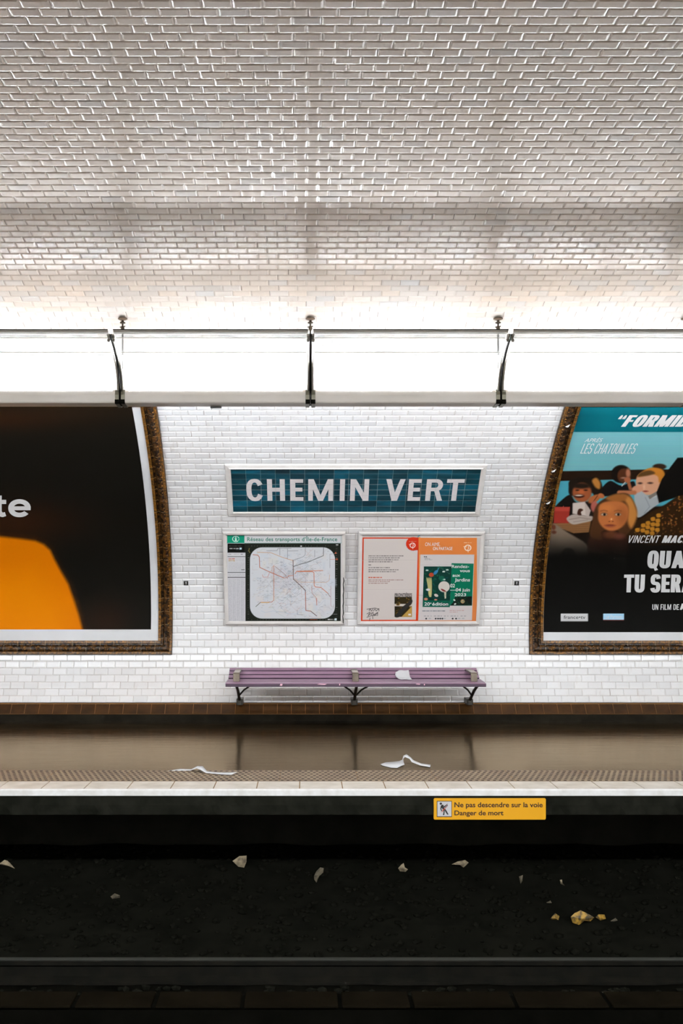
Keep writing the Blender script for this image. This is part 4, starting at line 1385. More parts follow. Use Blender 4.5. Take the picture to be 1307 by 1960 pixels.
cv.rect(56, 162, 238, 255, (16, 17, 15)); cv.rect(228, 160, 240, 255, (30, 33, 27))
cv.rect(56, 255, 238, 970, (203, 201, 204))
def wl(x0, x1, y, h, col, a, seed):
    T = cv.T; cv.T = None
    cv.words(K[1] + x0 / K[0], K[1] + x1 / K[0], K[2] + y / K[0], h / K[0], col, a, seed)
    cv.T = T
wl(70, 205, 184, 5, (150, 150, 150), 0.7, 1)
wl(75, 172, 207, 11, (225, 225, 225), 1.0, 2); cv.rect(178, 203, 200, 222, (200, 225, 235)); wl(140, 200, 222, 4, (120, 150, 170), 0.7, 3)
wl(66, 90, 268, 6, (60, 60, 60), 0.8, 4); wl(120, 170, 268, 5, (150, 150, 150), 0.6, 5); wl(190, 212, 268, 6, (70, 70, 70), 0.8, 6)
for y_, h_ in ((293, 4), (453, 5), (504, 6)): cv.rect(58, y_, 237, y_ + h_, (40, 40, 38))
cv.rect(196, 426, 230, 431, (50, 50, 48))
for q, c in enumerate([(180, 70, 50), (190, 120, 60), (160, 130, 60)]):
    wl(66, 130, 312 + q * 12, 7, c, 0.9, 20 + q); wl(140, 228, 312 + q * 12, 5, (160, 158, 160), 0.5, 30 + q)
for y_ in range(356, 446, 9): wl(66, 228, y_, 4, (150, 148, 150), 0.45, y_)
for y_ in range(466, 498, 9): wl(66, 228, y_, 4, (140, 138, 140), 0.45, y_)
for y_ in range(522, 962, 8):
    for x_ in (66, 108, 150, 192):
        wl(x_, x_ + 36, y_, 4, (128, 126, 130), 0.45, y_ + x_)
# map field
def rrect(x0, y0, x1, y1, r):
    p = []
    for cx, cy, a in ((x1 - r, y0 + r, -90), (x1 - r, y1 - r, 0), (x0 + r, y1 - r, 90), (x0 + r, y0 + r, 180)):
        for t in range(0, 91, 10):
            p.append((cx + r * math.cos(math.radians(a + t)), cy + r * math.sin(math.radians(a + t))))
    return p
cv.poly(rrect(284, 200, 1153, 928, 125), (206, 207, 210), 1)
r_ = random.Random(3)
for q in range(70):
    x_, y_ = r_.uniform(340, 1090), r_.uniform(260, 860)
    w_, h_ = r_.uniform(20, 90), r_.uniform(20, 80)
    cv.rect(x_, y_, x_ + w_, y_ + h_, r_.choice([(212, 204, 200), (196, 204, 214), (200, 198, 202), (214, 208, 196), (188, 196, 206)]), 10, 0.5)
cv.poly(rrect(500, 390, 870, 620, 90), (196, 194, 200), 12, False, 0.6)
cols_ = [(150, 150, 158), (170, 160, 160), (190, 150, 140), (150, 165, 185), (165, 175, 160), (140, 140, 145), (195, 175, 150)]
for q in range(150):
    x_, y_ = r_.gauss(710, 190), r_.gauss(560, 170)
    x_, y_ = min(max(x_, 310), 1130), min(max(y_, 225), 900)
    p = [(x_, y_)]
    for k in range(r_.randint(2, 4)):
        d = r_.choice([(1, 0), (0, 1), (1, 1), (1, -1), (-1, 0.4)])
        l = r_.uniform(15, 75)
        x_, y_ = min(max(x_ + d[0] * l, 300), 1140), min(max(y_ + d[1] * l, 215), 915)
        p.append((x_, y_))
    cv.line(p, r_.uniform(2, 4), r_.choice(cols_), 0.5)
for q in range(420):
    x_, y_ = r_.gauss(700, 210), r_.gauss(560, 180)
    if 300 < x_ < 1130 and 215 < y_ < 910:
        cv.rect(x_, y_, x_ + r_.uniform(6, 26), y_ + 3.5, r_.choice([(120, 120, 125), (150, 140, 140), (110, 112, 120)]), 0.4, 0.5)
def route(p, w, c, a=1.0): cv.line(p, w, c, a, 0.35)
route([(315, 275), (365, 280), (380, 300), (384, 405), (500, 458), (530, 470), (630, 512)], 6, (176, 92, 62))
route([(360, 250), (500, 256), (610, 300), (665, 318), (725, 335)], 4.5, (196, 140, 92))
route([(528, 385), (528, 740), (505, 760), (392, 762)], 5, (182, 108, 78)); route([(400, 764), (480, 764)], 5, (205, 160, 60))
route([(392, 762), (345, 805)], 5, (90, 80, 70))
route([(528, 395), (512, 400), (505, 440), (480, 465)], 4, (200, 150, 120)); route([(412, 480), (420, 505), (465, 505), (480, 470)], 4, (190, 120, 110))
route([(540, 395), (640, 475), (670, 520)], 4, (150, 120, 110))
route([(725, 330), (728, 525), (790, 580), (850, 640), (855, 845), (905, 852), (965, 900)], 6, (98, 72, 62))
route([(850, 660), (855, 845), (905, 852)], 4.5, (186, 106, 86))
route([(728, 395), (890, 345), (1034, 285), (1036, 205)], 5, (78, 76, 72))
route([(745, 470), (760, 445), (1028, 437)], 6, (198, 116, 80)); route([(770, 448), (920, 448), (938, 460), (940, 590), (955, 605), (1010, 610), (1078, 668)], 6, (196, 108, 76)); route([(1078, 668), (1104, 705)], 4, (120, 90, 80))
route([(740, 520), (780, 555), (1060, 558), (1092, 540), (1098, 480)], 4, (200, 160, 130)); route([(675, 492), (725, 488)], 5, (196, 110, 80)); route([(640, 512), (670, 505), (676, 490)], 4, (180, 110, 90))
route([(915, 600), (918, 665), (960, 715), (966, 790)], 4, (170, 120, 110)); route([(966, 720), (966, 790)], 4, (196, 100, 70))
route([(1110, 590), (1110, 790), (1120, 805)], 3.5, (180, 140, 140)); route([(1100, 410), (1100, 270), (1160, 262)], 3.5, (140, 140, 140)); route([(1105, 322), (1175, 322)], 3.5, (200, 120, 90))
for p in ([(590, 210), (590, 280)], [(668, 215), (668, 320)], [(850, 205), (848, 275), (830, 295), (735, 330)], [(455, 235), (560, 235), (570, 212), (705, 210)], [(672, 238), (775, 236)], [(945, 230), (945, 300)]):
    route(p, 4, (126, 126, 130), 0.9)
route([(400, 850), (440, 865), (520, 850), (700, 880), (770, 880), (800, 830)], 3, (160, 180, 205), 0.8); route([(768, 850), (768, 885), (830, 888)], 3, (130, 130, 135))
# black border notes
for q in range(34):
    y_ = 190 + q * 23
    cv.rect(1160, y_, 1160 + r_.uniform(8, 18), y_ + 4, (170, 170, 165), 0.4, r_.uniform(0.2, 0.9)); cv.rect(262, y_, 262 + r_.uniform(5, 14), y_ + 4, (170, 165, 150), 0.4, r_.uniform(0.1, 0.8))
for q in range(30):
    x_ = 300 + q * 29
    cv.rect(x_, 182, x_ + 4, 190, (160, 160, 155), 0.4, r_.uniform(0.1, 0.7)); cv.rect(x_, 937, x_ + r_.uniform(4, 14), 941, (170, 165, 155), 0.4, r_.uniform(0.2, 0.8))
cv.line([(278, 210), (272, 235), (284, 255)], 4, (190, 170, 90)); cv.rect(1162, 171, 1186, 179, (220, 220, 215)); cv.rect(895, 935, 972, 941, (170, 80, 50), 0.4, 0.8)
cv.ell(1160, 258, 9, 9, (170, 90, 60)); cv.ell(1172, 322, 11, 9, (170, 80, 50)); cv.rect(800, 182, 814, 194, (230, 230, 230))
for cx_ in (310, 530, 740, 950): cv.line([(cx_ - 60, 968), (cx_ - 25, 960), (cx_ + 25, 960), (cx_ + 60, 968)], 4, (190, 190, 185), 0.9)
wl(1078, 1145, 931, 10, (230, 230, 230), 1.0, 77); cv.rect(1148, 925, 1170, 946, (215, 230, 235)); wl(1085, 1175, 880, 5, (200, 200, 200), 0.8, 78)
mb = MB()
printed_grid(mb, S, np.linspace(X0, X1, 560), np.linspace(s0, s1, 430), cv, 0.002, 0.84)
cv.T = None
put_text(mb, S, 'R\u00e9seau des transports d\u2019\u00cele-de-France', 425 + 256 / K[0], 425 + 1176 / K[0], 1010 + 97 / K[0], 1010 + 137 / K[0], M['ink_green'], 0.018, 0, 1.06, 0.003)
o = mb.build('transit_map', recalc=False, ink=True)
tag(o, 'transit network map with green heading in the case under the station sign', 'map')
# torn black strip hanging at the map case's right side
mb = MB()
Xa = S.inv(656, 1150)[0]
P = []
for q, v in enumerate(np.linspace(1104, 1192, 14)):
    w_ = 0.012 * (0.5 + 0.5 * abs(math.sin(q * 1.7)))
    s_ = S.s(v)
    P += [S.pt(Xa + 0.004 * math.sin(q * 2.1), s_, 0.0185), S.pt(Xa + w_ + 0.004 * math.sin(q * 2.1), s_, 0.021)]
mb.add(np.array(P), [(2 * k, 2 * k + 1, 2 * k + 3, 2 * k + 2) for k in range(13)], M['black'])
o = mb.build('torn_strip', recalc=False)
o.modifiers.new('thickness', 'SOLIDIFY').thickness = 0.0012
tag(o, 'torn black strip peeling from the right side of the map case', 'strip')

# notices
S, X0, X1, s0, s1 = display_case(690, 917.5, 1022, 1190.5, 'white framed case holding the two paper notices')
K = (5.335, 680, 1010)
KX = lambda c: 680 + c / 5.335
KY = lambda c: 1010 + c / 5.335
cv = Canvas(680, 1017, 925, 1200, 3)
cv.T = K
cv.img[:] = (196, 186, 180)
cv.rect(50, 100, 660, 960, (196, 56, 22))
cv.poly([(86, 112), (640, 112), (618, 940), (72, 942)], (202, 192, 186), 1)
for y_, a in ((332, 0.5), (634, 0.4)): cv.line([(75, y_), (625, y_)], 3, (150, 138, 130), a); cv.line([(75, y_ + 4), (625, y_ + 4)], 3, (226, 218, 212), a)
for a in range(24):
    t = math.radians(a * 15)
    cv.ell(590 + 62 * math.cos(t), 165 + 58 * math.sin(t), 12, 12, (188, 48, 24), 1)
cv.ell(590, 165, 64, 60, (188, 48, 24), 1); cv.rect(585, 100, 660, 230, (188, 48, 24))
def logo(cx, cy, r, col, bg):
    cv.ell(cx, cy, r, r * 0.9, col, 1); cv.ell(cx, cy, r * 0.72, r * 0.64, bg, 1)
    cv.line([(cx + r * 0.45, cy - r * 0.75), (cx + r * 0.1, cy - r * 0.2), (cx + r * 0.35, cy + r * 0.1), (cx, cy + r * 0.35), (cx + 0.1 * r, cy + 1.2 * r)], r * 0.16, col)
    cv.line([(cx - r * 1.2, cy - r * 0.35), (cx - r * 0.3, cy - r * 0.3)], r * 0.14, col)
logo(584, 180, 30, (235, 220, 212), (188, 48, 24))
wl(548, 620, 138, 5, (235, 215, 205), 0.8, 5)
for q, (x1_, y_) in enumerate([(490, 284), (452, 304), (440, 324), (380, 344), (160, 376), (352, 404), (440, 426), (412, 446)]):
    wl(134, x1_, y_, 7, (60, 54, 54), 0.8, 100 + q)
wl(134, 275, 503, 10, (190, 60, 30), 0.95, 300)
for q, (x1_, y_) in enumerate([(488, 530), (354, 547), (330, 564)]): wl(134, x1_, y_, 6, (110, 60, 50), 0.75, 310 + q)
# small book cover
cv.rect(400, 706, 577, 910, (46, 38, 20))
r_ = random.Random(9)
for q in range(60):
    x_, y_ = r_.uniform(405, 572), r_.uniform(710, 905)
    cv.ell(x_, y_, r_.uniform(5, 18), r_.uniform(3, 9), r_.choice([(30, 28, 18), (150, 115, 40), (110, 84, 34), (24, 24, 20)]), 3, r_.uniform(0, 3), 0.7)
cv.rect(400, 778, 577, 802, (196, 186, 178))
for x_ in (435, 550): cv.ell(x_, 786, 20, 9, (120, 90, 40), 2); cv.ell(x_, 786, 7, 6, (40, 30, 20), 2)
cv.poly([(404, 905), (470, 820), (540, 760), (575, 730), (577, 770), (500, 850), (450, 910)], (44, 42, 40), 3, True)
cv.poly([(470, 910), (530, 850), (577, 800), (577, 910)], (176, 140, 70), 3)
cv.rect(540, 878, 568, 896, (220, 210, 200))
# handwriting bottom left
for p in ([(118, 832), (200, 820), (240, 830)], [(140, 850), (150, 826), (165, 852), (180, 830)], [(185, 850), (200, 828), (212, 850), (240, 826), (240, 850)], [(118, 880), (150, 862), (130, 900), (165, 868)],
          [(160, 890), (180, 862), (186, 890), (230, 862)], [(190, 900), (228, 870), (226, 898)], [(118, 914), (180, 892), (215, 895)], [(176, 895), (178, 930)], [(150, 920), (146, 944)]):
    cv.line(p, 5, (40, 36, 36), 0.85)
# strip above and half-hidden sheet between the two
cv.line([(640, 92), (655, 78), (690, 78), (705, 98)], 8, (60, 150, 160)); wl(655, 702, 56, 6, (70, 70, 70), 0.7, 8)
# orange notice
cv.rect(646, 100, 1240, 955, (216, 142, 86))
cv.rect(646, 98, 1240, 273, (214, 124, 62))
cv.poly([(664, 274), (1214, 274), (1192, 955), (640, 955)], (202, 192, 188), 1)
cv.rect(1188, 274, 1240, 956, (206, 122, 66)); cv.rect(636, 946, 1240, 960, (206, 122, 66))
cv.poly([(664, 274), (1214, 274), (1190, 944), (650, 944)], (204, 196, 194), 1)
logo(1148, 205, 36, (240, 226, 214), (214, 124, 62)); wl(1108, 1192, 150, 6, (240, 226, 214), 0.8, 11)
for x_ in (706, 724): cv.ell(x_, 296, 6, 5, (40, 40, 40))
for q in range(3): wl(706, 740 + q * 22, 306 + q * 9, 5, (110, 110, 110), 0.7, 40 + q)
cv.poly([(982, 362), (1207, 366), (1190, 795), (965, 795)], (10, 104, 76), 1)
cv.poly([(700, 395), (982, 395), (964, 810), (686, 808)], (14, 84, 66), 1)
cv.poly([(700, 395), (982, 395), (966, 742), (690, 742)], (16, 52, 44), 2)
for q in range(90):
    x_, y_ = r_.uniform(705, 970), r_.uniform(400, 735)
    cv.ell(x_, y_, r_.uniform(5, 18), r_.uniform(3, 7), r_.choice([(14, 84, 60), (10, 40, 40), (24, 100, 70), (12, 60, 70)]), 2, r_.uniform(0, 3), 0.8)
cv.ell(905, 602, 58, 56, (206, 196, 186), 2)
cv.ell(776, 480, 26, 22, (176, 70, 44), 2); cv.ell(820, 455, 30, 16, (50, 110, 150), 2, -0.8); cv.line([(835, 445), (850, 412)], 8, (60, 130, 160))
for q in range(4): cv.poly([(725 + q * 14, 520), (735 + q * 14, 515), (752 + q * 10, 600), (762 + q * 5, 700), (748 + q * 5, 690), (738 + q * 10, 600)], (190, 180, 120), 1.5, True, 0.9)
cv.ell(742, 632, 22, 12, (200, 200, 205), 2); cv.ell(825, 690, 22, 14, (206, 190, 180), 2, 0.4); cv.ell(900, 640, 30, 9, (120, 40, 36), 2, 0.5)
cv.poly([(905, 650), (928, 655), (926, 720), (912, 726)], (190, 184, 160), 2)
for x_, y_ in ((732, 434), (902, 448), (938, 430), (905, 528)): cv.ell(x_ - 6, y_, 7, 8, (205, 210, 200), 1.5, 0.6); cv.ell(x_ + 6, y_, 7, 8, (205, 210, 200), 1.5, -0.6)
cv.ell(720, 728, 20, 14, (190, 130, 100), 2); cv.ell(820, 735, 16, 8, (190, 120, 100), 2); cv.ell(880, 515, 30, 25, (30, 120, 90), 3, 0, 0.5)
cv.poly([(1020, 705), (1190, 700), (1188, 792), (968, 793), (1000, 760)], (20, 26, 22), 4)
cv.ell(1095, 752, 22, 20, (180, 140, 100), 2); cv.ell(1095, 752, 9, 8, (220, 200, 170), 2)
cv.ell(1010, 738, 12, 8, (210, 215, 205), 2, 0.6); cv.ell(1018, 778, 12, 8, (210, 215, 205), 2, -0.5)
for q in range(30): cv.ell(r_.uniform(1030, 1180), r_.uniform(710, 785), 8, 4, (24, 74, 50), 2, r_.uniform(0, 3), 0.7)
wl(684, 915, 846, 7, (60, 70, 80), 0.9, 60); wl(962, 1108, 842, 5, (180, 110, 100), 0.8, 61); wl(962, 1045, 858, 5, (180, 110, 100), 0.8, 62)
for x_ in range(700, 1140, 34): cv.rect(x_, 898, x_ + r_.uniform(8, 26), 904, (120, 120, 125), 0.5, 0.8)
for x_ in (715, 812, 836, 858, 880, 985, 1020): cv.ell(x_ + 8, 928, 9, 8, (40, 40, 44), 1.5)
for x_ in (760, 910, 1060, 1100): cv.ell(x_, 926, 14, 6, (170, 170, 172), 2)
cv.line([(660, 380), (1200, 378)], 3, (160, 150, 146), 0.35); cv.line([(640, 690), (1200, 690)], 3, (20, 70, 60), 0.3); cv.line([(700, 300), (960, 470)], 3, (230, 224, 220), 0.35)
xm = KX(648)
Xm = S.inv(xm, 1106)[0]
root_l, root_r = MB(), MB()
printed_grid(root_l, S, np.linspace(X0, Xm, 300), np.linspace(s0, s1, 420), cv, 0.002, 0.84)
printed_grid(root_r, S, np.linspace(Xm, X1, 300), np.linspace(s0, s1 - 0.042, 420), cv, 0.0035, 0.80)
cv.T = None
def T_(mb, t, a, b_, c, d, m, bold=0.018, sh=0.0, sp=1.0): put_text(mb, S, t, KX(a), KX(b_), KY(c), KY(d), m, bold, sh, sp, 0.005)
T_(root_l, 'FRONTI\u00c8RES', 402, 578, 668, 703, M['ink_black'], 0.022)
T_(root_r, 'Rendez-', 984, 1160, 378, 410, W_); T_(root_r, 'vous', 1066, 1169, 421, 453, W_)
T_(root_r, 'aux', 992, 1071, 468, 500, W_); T_(root_r, 'Jardins', 1014, 1170, 514, 548, W_)
T_(root_r, '02', 968, 1016, 572, 608, W_); T_(root_r, '\u201404 juin', 968, 1169, 616, 650, W_); T_(root_r, '2023', 1013, 1130, 668, 698, W_)
T_(root_r, '20', 704, 760, 761, 794, W_); T_(root_r, 'e', 764, 776, 758, 776, W_); T_(root_r, '\u00e9dition', 784, 948, 761, 794, W_)
T_(root_r, 'ON AIME,', 712, 865, 150, 186, W_, 0.0, 0.05); T_(root_r, 'ON PARTAGE', 792, 990, 196, 228, W_, 0.018, 0.05)
tag(root_l.build('paper_notice', recalc=False, ink=True), 'cream paper notice with a red border, left sheet in the notice case', 'poster')
tag(root_r.build('garden_poster', recalc=False, ink=True), 'orange topped poster with green garden picture, right sheet in the notice case', 'poster')

# ------------------------------------------------------------------ small wall plates
for px, lab in ((356, 'small black key plate between the dark poster and the map case'), (988.5, 'small black key plate between the notice case and the film poster')):
    PS = VaultSurf(0.0055)
    X_, s_ = PS.inv(px, 1116)
    root = empty('key_plate', tuple(float(q) for q in PS.pt(X_, s_)))
    loc = tuple(root.location)
    r = 0.025
    mb = MB()
    P = np.concatenate([PS.pt([X_ - r, X_ + r, X_ + r, X_ - r], [s_ - r, s_ - r, s_ + r, s_ + r], 0.0), PS.pt([X_ - r, X_ + r, X_ + r, X_ - r], [s_ - r, s_ - r, s_ + r, s_ + r], 0.008)])
    mb.add(P, [(4, 5, 6, 7), (0, 1, 5, 4), (1, 2, 6, 5), (2, 3, 7, 6), (3, 0, 4, 7)], M['black'])
    local(mb.build('plate', root), loc)
    mb = MB()
    for a, b_, c, d in ((-0.005, 0.007, 0.001, 0.017), (-0.002, 0.005, -0.013, 0.001)):
        mb.add(PS.pt([X_ + a, X_ + b_, X_ + b_, X_ + a], [s_ + c, s_ + c, s_ + d, s_ + d], 0.0085), [(0, 1, 2, 3)], M['plate_white'])
    local(mb.build('keyhole', root, recalc=False), loc)
    tag(root, lab, 'wall plate', 'small black key plates')

# ------------------------------------------------------------------ bench
bx0, bx1 = -0.812, 1.825
bench = empty('bench', ((bx0 + bx1) / 2, 11.3, 0.2))
bl = tuple(bench.location)
def bpart(mb, name, parent=bench, **kw): return local(mb.build(name, parent, **kw), bl)
def slat(a, b_, th, name, m, mfront=None):
    """a slat whose upper face runs from a to b_ in (y, z)"""
    d = Vector((b_[0] - a[0], b_[1] - a[1])); d.normalize()
    n_ = Vector((d.y, -d.x)) * th
    mb = MB()
    mb.prism([a, b_, (b_[0] + n_.x, b_[1] + n_.y), (a[0] + n_.x, a[1] + n_.y)], bx0, bx1, m)
    k = mb.mi(M['lilac_shade']); mb.m[3] = k; mb.m[2] = k       # front and lower faces coloured darker in place of shade
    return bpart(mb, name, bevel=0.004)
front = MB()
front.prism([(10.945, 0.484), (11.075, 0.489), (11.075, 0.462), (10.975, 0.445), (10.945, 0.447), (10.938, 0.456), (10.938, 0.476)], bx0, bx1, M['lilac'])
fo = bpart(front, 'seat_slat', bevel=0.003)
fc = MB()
fc.prism([(10.9365, 0.479), (10.9385, 0.479), (10.9385, 0.449), (10.9365, 0.449)], bx0 + 0.002, bx1 - 0.002, M['lilac_shade'])
ff = bpart(fc, 'front_edge', fo); ff['label'] = 'dark purple front edge with painted shade'
ch = MB()
for px, w_, hh, dz in ((538, 0.03, 0.016, 0.0), (616, 0.10, 0.004, 0.012), (650, 0.012, 0.014, 0.004), (800, 0.05, 0.004, 0.013), (812, 0.012, 0.01, 0.005)):
    x_ = px_at(px, 10.94)
    ch.add([(x_ - w_ / 2, 10.9355, 0.462 + dz), (x_ + w_ * 0.3, 10.9355, 0.458 + dz), (x_ + w_ / 2, 10.9355, 0.462 + dz + hh), (x_ - w_ * 0.2, 10.9355, 0.464 + dz + hh)], [(0, 1, 2, 3)], M['chip'])
bpart(ch, 'paint_chip', fo, recalc=False)
slat((11.085, 0.4895), (11.19, 0.491), 0.024, 'seat_slat', M['lilac'])
slat((11.20, 0.491), (11.305, 0.494), 0.024, 'seat_slat', M['lilac'])
slat((11.365, 0.502), (11.430, 0.528), 0.022, 'back_slat', M['lilac'])
slat((11.445, 0.535), (11.502, 0.560), 0.022, 'back_slat', M['lilac'])
slat((11.517, 0.567), (11.575, 0.590), 0.022, 'back_slat', M['lilac'])
for px, k in ((453, 0), (680, 1), (906, 2)):
    x_ = px_at(px, 11.12)
    mb = MB()
    mb.prism([(11.07, 0.489), (11.085, 0.489), (11.10, 0.562), (11.30, 0.566), (11.50, 0.570), (11.50, 0.583), (11.30, 0.582), (11.09, 0.578), (11.075, 0.568)], x_ - 0.033, x_ + 0.033, M['arm_metal'])
    ar = bpart(mb, 'armrest', bevel=0.004)
    mb = MB()
    mb.prism([(11.092, 0.5785), (11.30, 0.5825), (11.30, 0.585), (11.09, 0.581)], x_ - 0.030, x_ + 0.030, M['arm_top'])
    t_ = bpart(mb, 'top_plate', ar); t_['label'] = 'pale top plate'
for px, sides in ((459, (1,)), (678, (-1, 1)), (898, (-1,))):
    x_ = px_at(px, 11.55)
    mb = MB()
    mb.tube([(x_, 11.52, 0.245), (x_, 11.40, 0.30), (x_, 11.22, 0.38), (x_, 11.02, 0.447)], [0.018, 0.016, 0.016, 0.015], M['iron'], 8)
    lg = bpart(mb, 'leg')
    for sg in sides:
        b2 = MB(); b2.tube([(x_ + sg * 0.012, 11.33, 0.325), (x_ + sg * 0.06, 11.25, 0.385), (x_ + sg * 0.15, 11.12, 0.455)], 0.0095, M['iron'], 8)
        bpart(b2, 'brace', lg)
    b3 = MB(); b3.box((x_ - 0.014, 11.0, 0.440), (x_ + 0.014, 11.44, 0.458), M['iron'])
    b3.prism([(11.32, 0.478), (11.58, 0.572), (11.585, 0.555), (11.33, 0.455)], x_ - 0.012, x_ + 0.012, M['iron'])
    bpart(b3, 'seat_support', lg)
    ft = MB(); ft.box((x_ - 0.034, 11.50, 0.199), (x_ + 0.034, 11.70, 0.262), M['iron']); ft.box((x_ - 0.022, 11.475, 0.20), (x_ + 0.022, 11.51, 0.25), M['iron'])
    bpart(ft, 'foot', lg, bevel=0.003)
tag(bench, 'long lilac slatted bench with iron brackets fixed along the tiled wall', 'bench')

# ------------------------------------------------------------------ papers
def paper(name, rows, label, m=M['paper'], th=0.0015, cat='paper', sub=1):
    mb = MB()
    n = len(rows[0])
    V = [tuple(p) for r in rows for p in r]
    mb.add(V, [(r * n + k, r * n + k + 1, (r + 1) * n + k + 1, (r + 1) * n + k) for r in range(len(rows) - 1) for k in range(n - 1)], m)
    o = mb.build(name, smooth=True, recalc=False)
    if sub:
        s_ = o.modifiers.new('smooth', 'SUBSURF'); s_.subdivision_type = 'SIMPLE'; s_.levels = s_.render_levels = sub
    t_ = o.modifiers.new('thickness', 'SOLIDIFY'); t_.thickness = th; t_.offset = 1
    return tag(o, label, cat)
def G(px, v, h=0.0, z=0.0):
    """a point h above the floor spot seen at (px, v)"""
    p = on_plane(px, v, z)
    return (p.x, p.y, z + h)
# sheet at the left on the tactile strip
A = [G(325, 1475.5, .004), G(345, 1473, .006), G(366, 1474, .007), G(378, 1474.5, .035), G(388, 1476, .040), G(396, 1478.5, .012), G(410, 1480, .009), G(430, 1480.5, .009), G(455, 1480, .010)]
B = [G(322, 1476.5, .004), G(342, 1476.5, .006), G(364, 1476.5, .007), G(376, 1478, .032), G(384, 1480.5, .030), G(394, 1481.5, .009), G(406, 1482.5, .009), G(424, 1484, .009), G(443, 1484.8, .009)]
paper('paper_sheet', [A, B], 'crumpled white paper on the tactile strip, left one', sub=1)
A = [G(728, 1463.5, .004), G(738, 1460, .004), G(752, 1459.5, .006), G(764, 1459, .010), G(770, 1461, .030), G(772, 1460, .060), G(778, 1458.5, .066), G(786, 1460.5, .048), G(792, 1461.5, .026), G(806, 1464, .012), G(824, 1465.5, .008)]
B = [G(732, 1466, .004), G(748, 1470, .004), G(760, 1470.5, .004), G(769, 1466.5, .006), G(774, 1466, .012), G(770, 1464, .046), G(775, 1462.5, .060), G(784, 1462.5, .044), G(788, 1463.5, .022), G(804, 1466.6, .008), G(823, 1469.5, .006)]
paper('paper_sheet', [A, B], 'twisted white paper lying on the brown platform floor below the bench', sub=1)
# napkin on the bench
R_ = []
for t, (y_, z_) in enumerate([(11.50, 0.566), (11.45, 0.546), (11.40, 0.524), (11.35, 0.508), (11.28, 0.500), (11.19, 0.4965)]):
    xa, xb = [(764, 782), (757, 783), (756, 784), (758, 785), (762, 787), (768, 789)][t]
    R_.append([(px_at(xa + (xb - xa) * q / 4, y_), y_, z_ + 0.004 + 0.003 * math.sin(q * 1.9 + t)) for q in range(5)])
paper('paper_napkin', R_, 'white paper napkin draped over the lilac bench', sub=2, cat='napkin')

# ------------------------------------------------------------------ yellow warning plate on the platform edge
yv = EDGE + 0.0
WS = FlatSurf(EDGE - 0.002, -0.24, EDGE - 0.002, -0.02)
wx0, wx1 = WS.inv(830, 1547)[0], WS.inv(1044.5, 1547)[0]
ws0, ws1 = WS.s(1568.8), WS.s(1527.8)
root = empty('warning_plate', ((wx0 + wx1) / 2, EDGE, float(WS.yz(ws0)[1])))
loc = tuple(root.location)
def rr(x0, x1, s0_, s1_, r, n=5):
    p = []
    for cx, cy, a in ((x1 - r, s0_ + r, -90), (x1 - r, s1_ - r, 0), (x0 + r, s1_ - r, 90), (x0 + r, s0_ + r, 180)):
        for t in np.linspace(0, 90, n):
            p.append((cx + r * math.cos(math.radians(a + t)), cy + r * math.sin(math.radians(a + t))))
    return np.array(p)
mb = MB()
p = rr(wx0, wx1, ws0, ws1, 0.01)
n = len(p)
mb.add(np.concatenate([WS.pt(p[:, 0], p[:, 1], 0.0), WS.pt(p[:, 0], p[:, 1], -0.004)]), [tuple(range(n))] + [(k, (k + 1) % n, n + (k + 1) % n, n + k) for k in range(n)] + [tuple(range(2 * n - 1, n - 1, -1))], M['yellow'])
put_text(mb, WS, 'Ne pas descendre sur la voie', 869.5, 1038.5, 1535.5, 1545.2, M['ink_brown'], 0.022, 0, 1.0, 0.0012)
put_text(mb, WS, 'Danger de mort', 869.5, 963.5, 1551.2, 1560.6, M['ink_brown'], 0.022, 0, 1.0, 0.0012)
local(mb.build('plate', root, recalc=False), loc)
br = MB()
br.box((wx0 + 0.10, EDGE + 0.0025, -0.185), (wx0 + 0.16, EDGE + 0.03, -0.09), M['iron']); br.box((wx1 - 0.16, EDGE + 0.0025, -0.185), (wx1 - 0.10, EDGE + 0.03, -0.09), M['iron'])
local(br.build('fixing', root), loc)
mb = MB()
def wp(c): return WS.inv(820 + c[0] / 5.446, 1515 + c[1] / 5.446)
def wpoly(pts, m, off):
    q = np.array([wp(c) for c in pts])
    mb.add(WS.pt(q[:, 0], q[:, 1], off), [tuple(range(len(q)))], m)
wpoly([(86, 98), (244, 98), (244, 266), (86, 266)], M['ink_brown'], 0.0008)
wpoly([(92, 104), (238, 104), (238, 258), (92, 258)], M['plate_white'], 0.0013)
wpoly([(128 + 13 * math.cos(t), 126 + 12 * math.sin(t)) for t in np.linspace(0, 6.1, 14)], M['ink_black'], 0.0018)
wpoly([(128, 148), (142, 136), (156, 140), (166, 178), (152, 190), (144, 180)], M['ink_black'], 0.0018)
wpoly([(128, 150), (140, 140), (140, 170), (132, 180), (144, 200), (134, 206), (122, 180)], M['ink_black'], 0.0018)
wpoly([(152, 186), (166, 176), (168, 212), (164, 246), (150, 246), (156, 212)], M['ink_black'], 0.0018)
wpoly([(160, 182), (172, 178), (188, 200), (210, 240), (194, 240), (176, 212)], M['ink_black'], 0.0018)
wpoly([(158, 160), (166, 150), (180, 138), (184, 148), (168, 168)], M['ink_black'], 0.0018)
wpoly([(200, 124), (182, 140), (190, 150), (150, 190), (134, 216), (142, 214), (160, 190), (200, 148), (190, 142)], M['ink_red'], 0.0023)
wpoly([(200, 124), (182, 142), (190, 148), (172, 166), (176, 168), (202, 144), (194, 140)], M['ink_black'], 0.0026)
local(mb.build('pictogram', root, recalc=False), loc)
tag(root, 'yellow warning plate with pictogram and French text under the platform edge', 'sign')

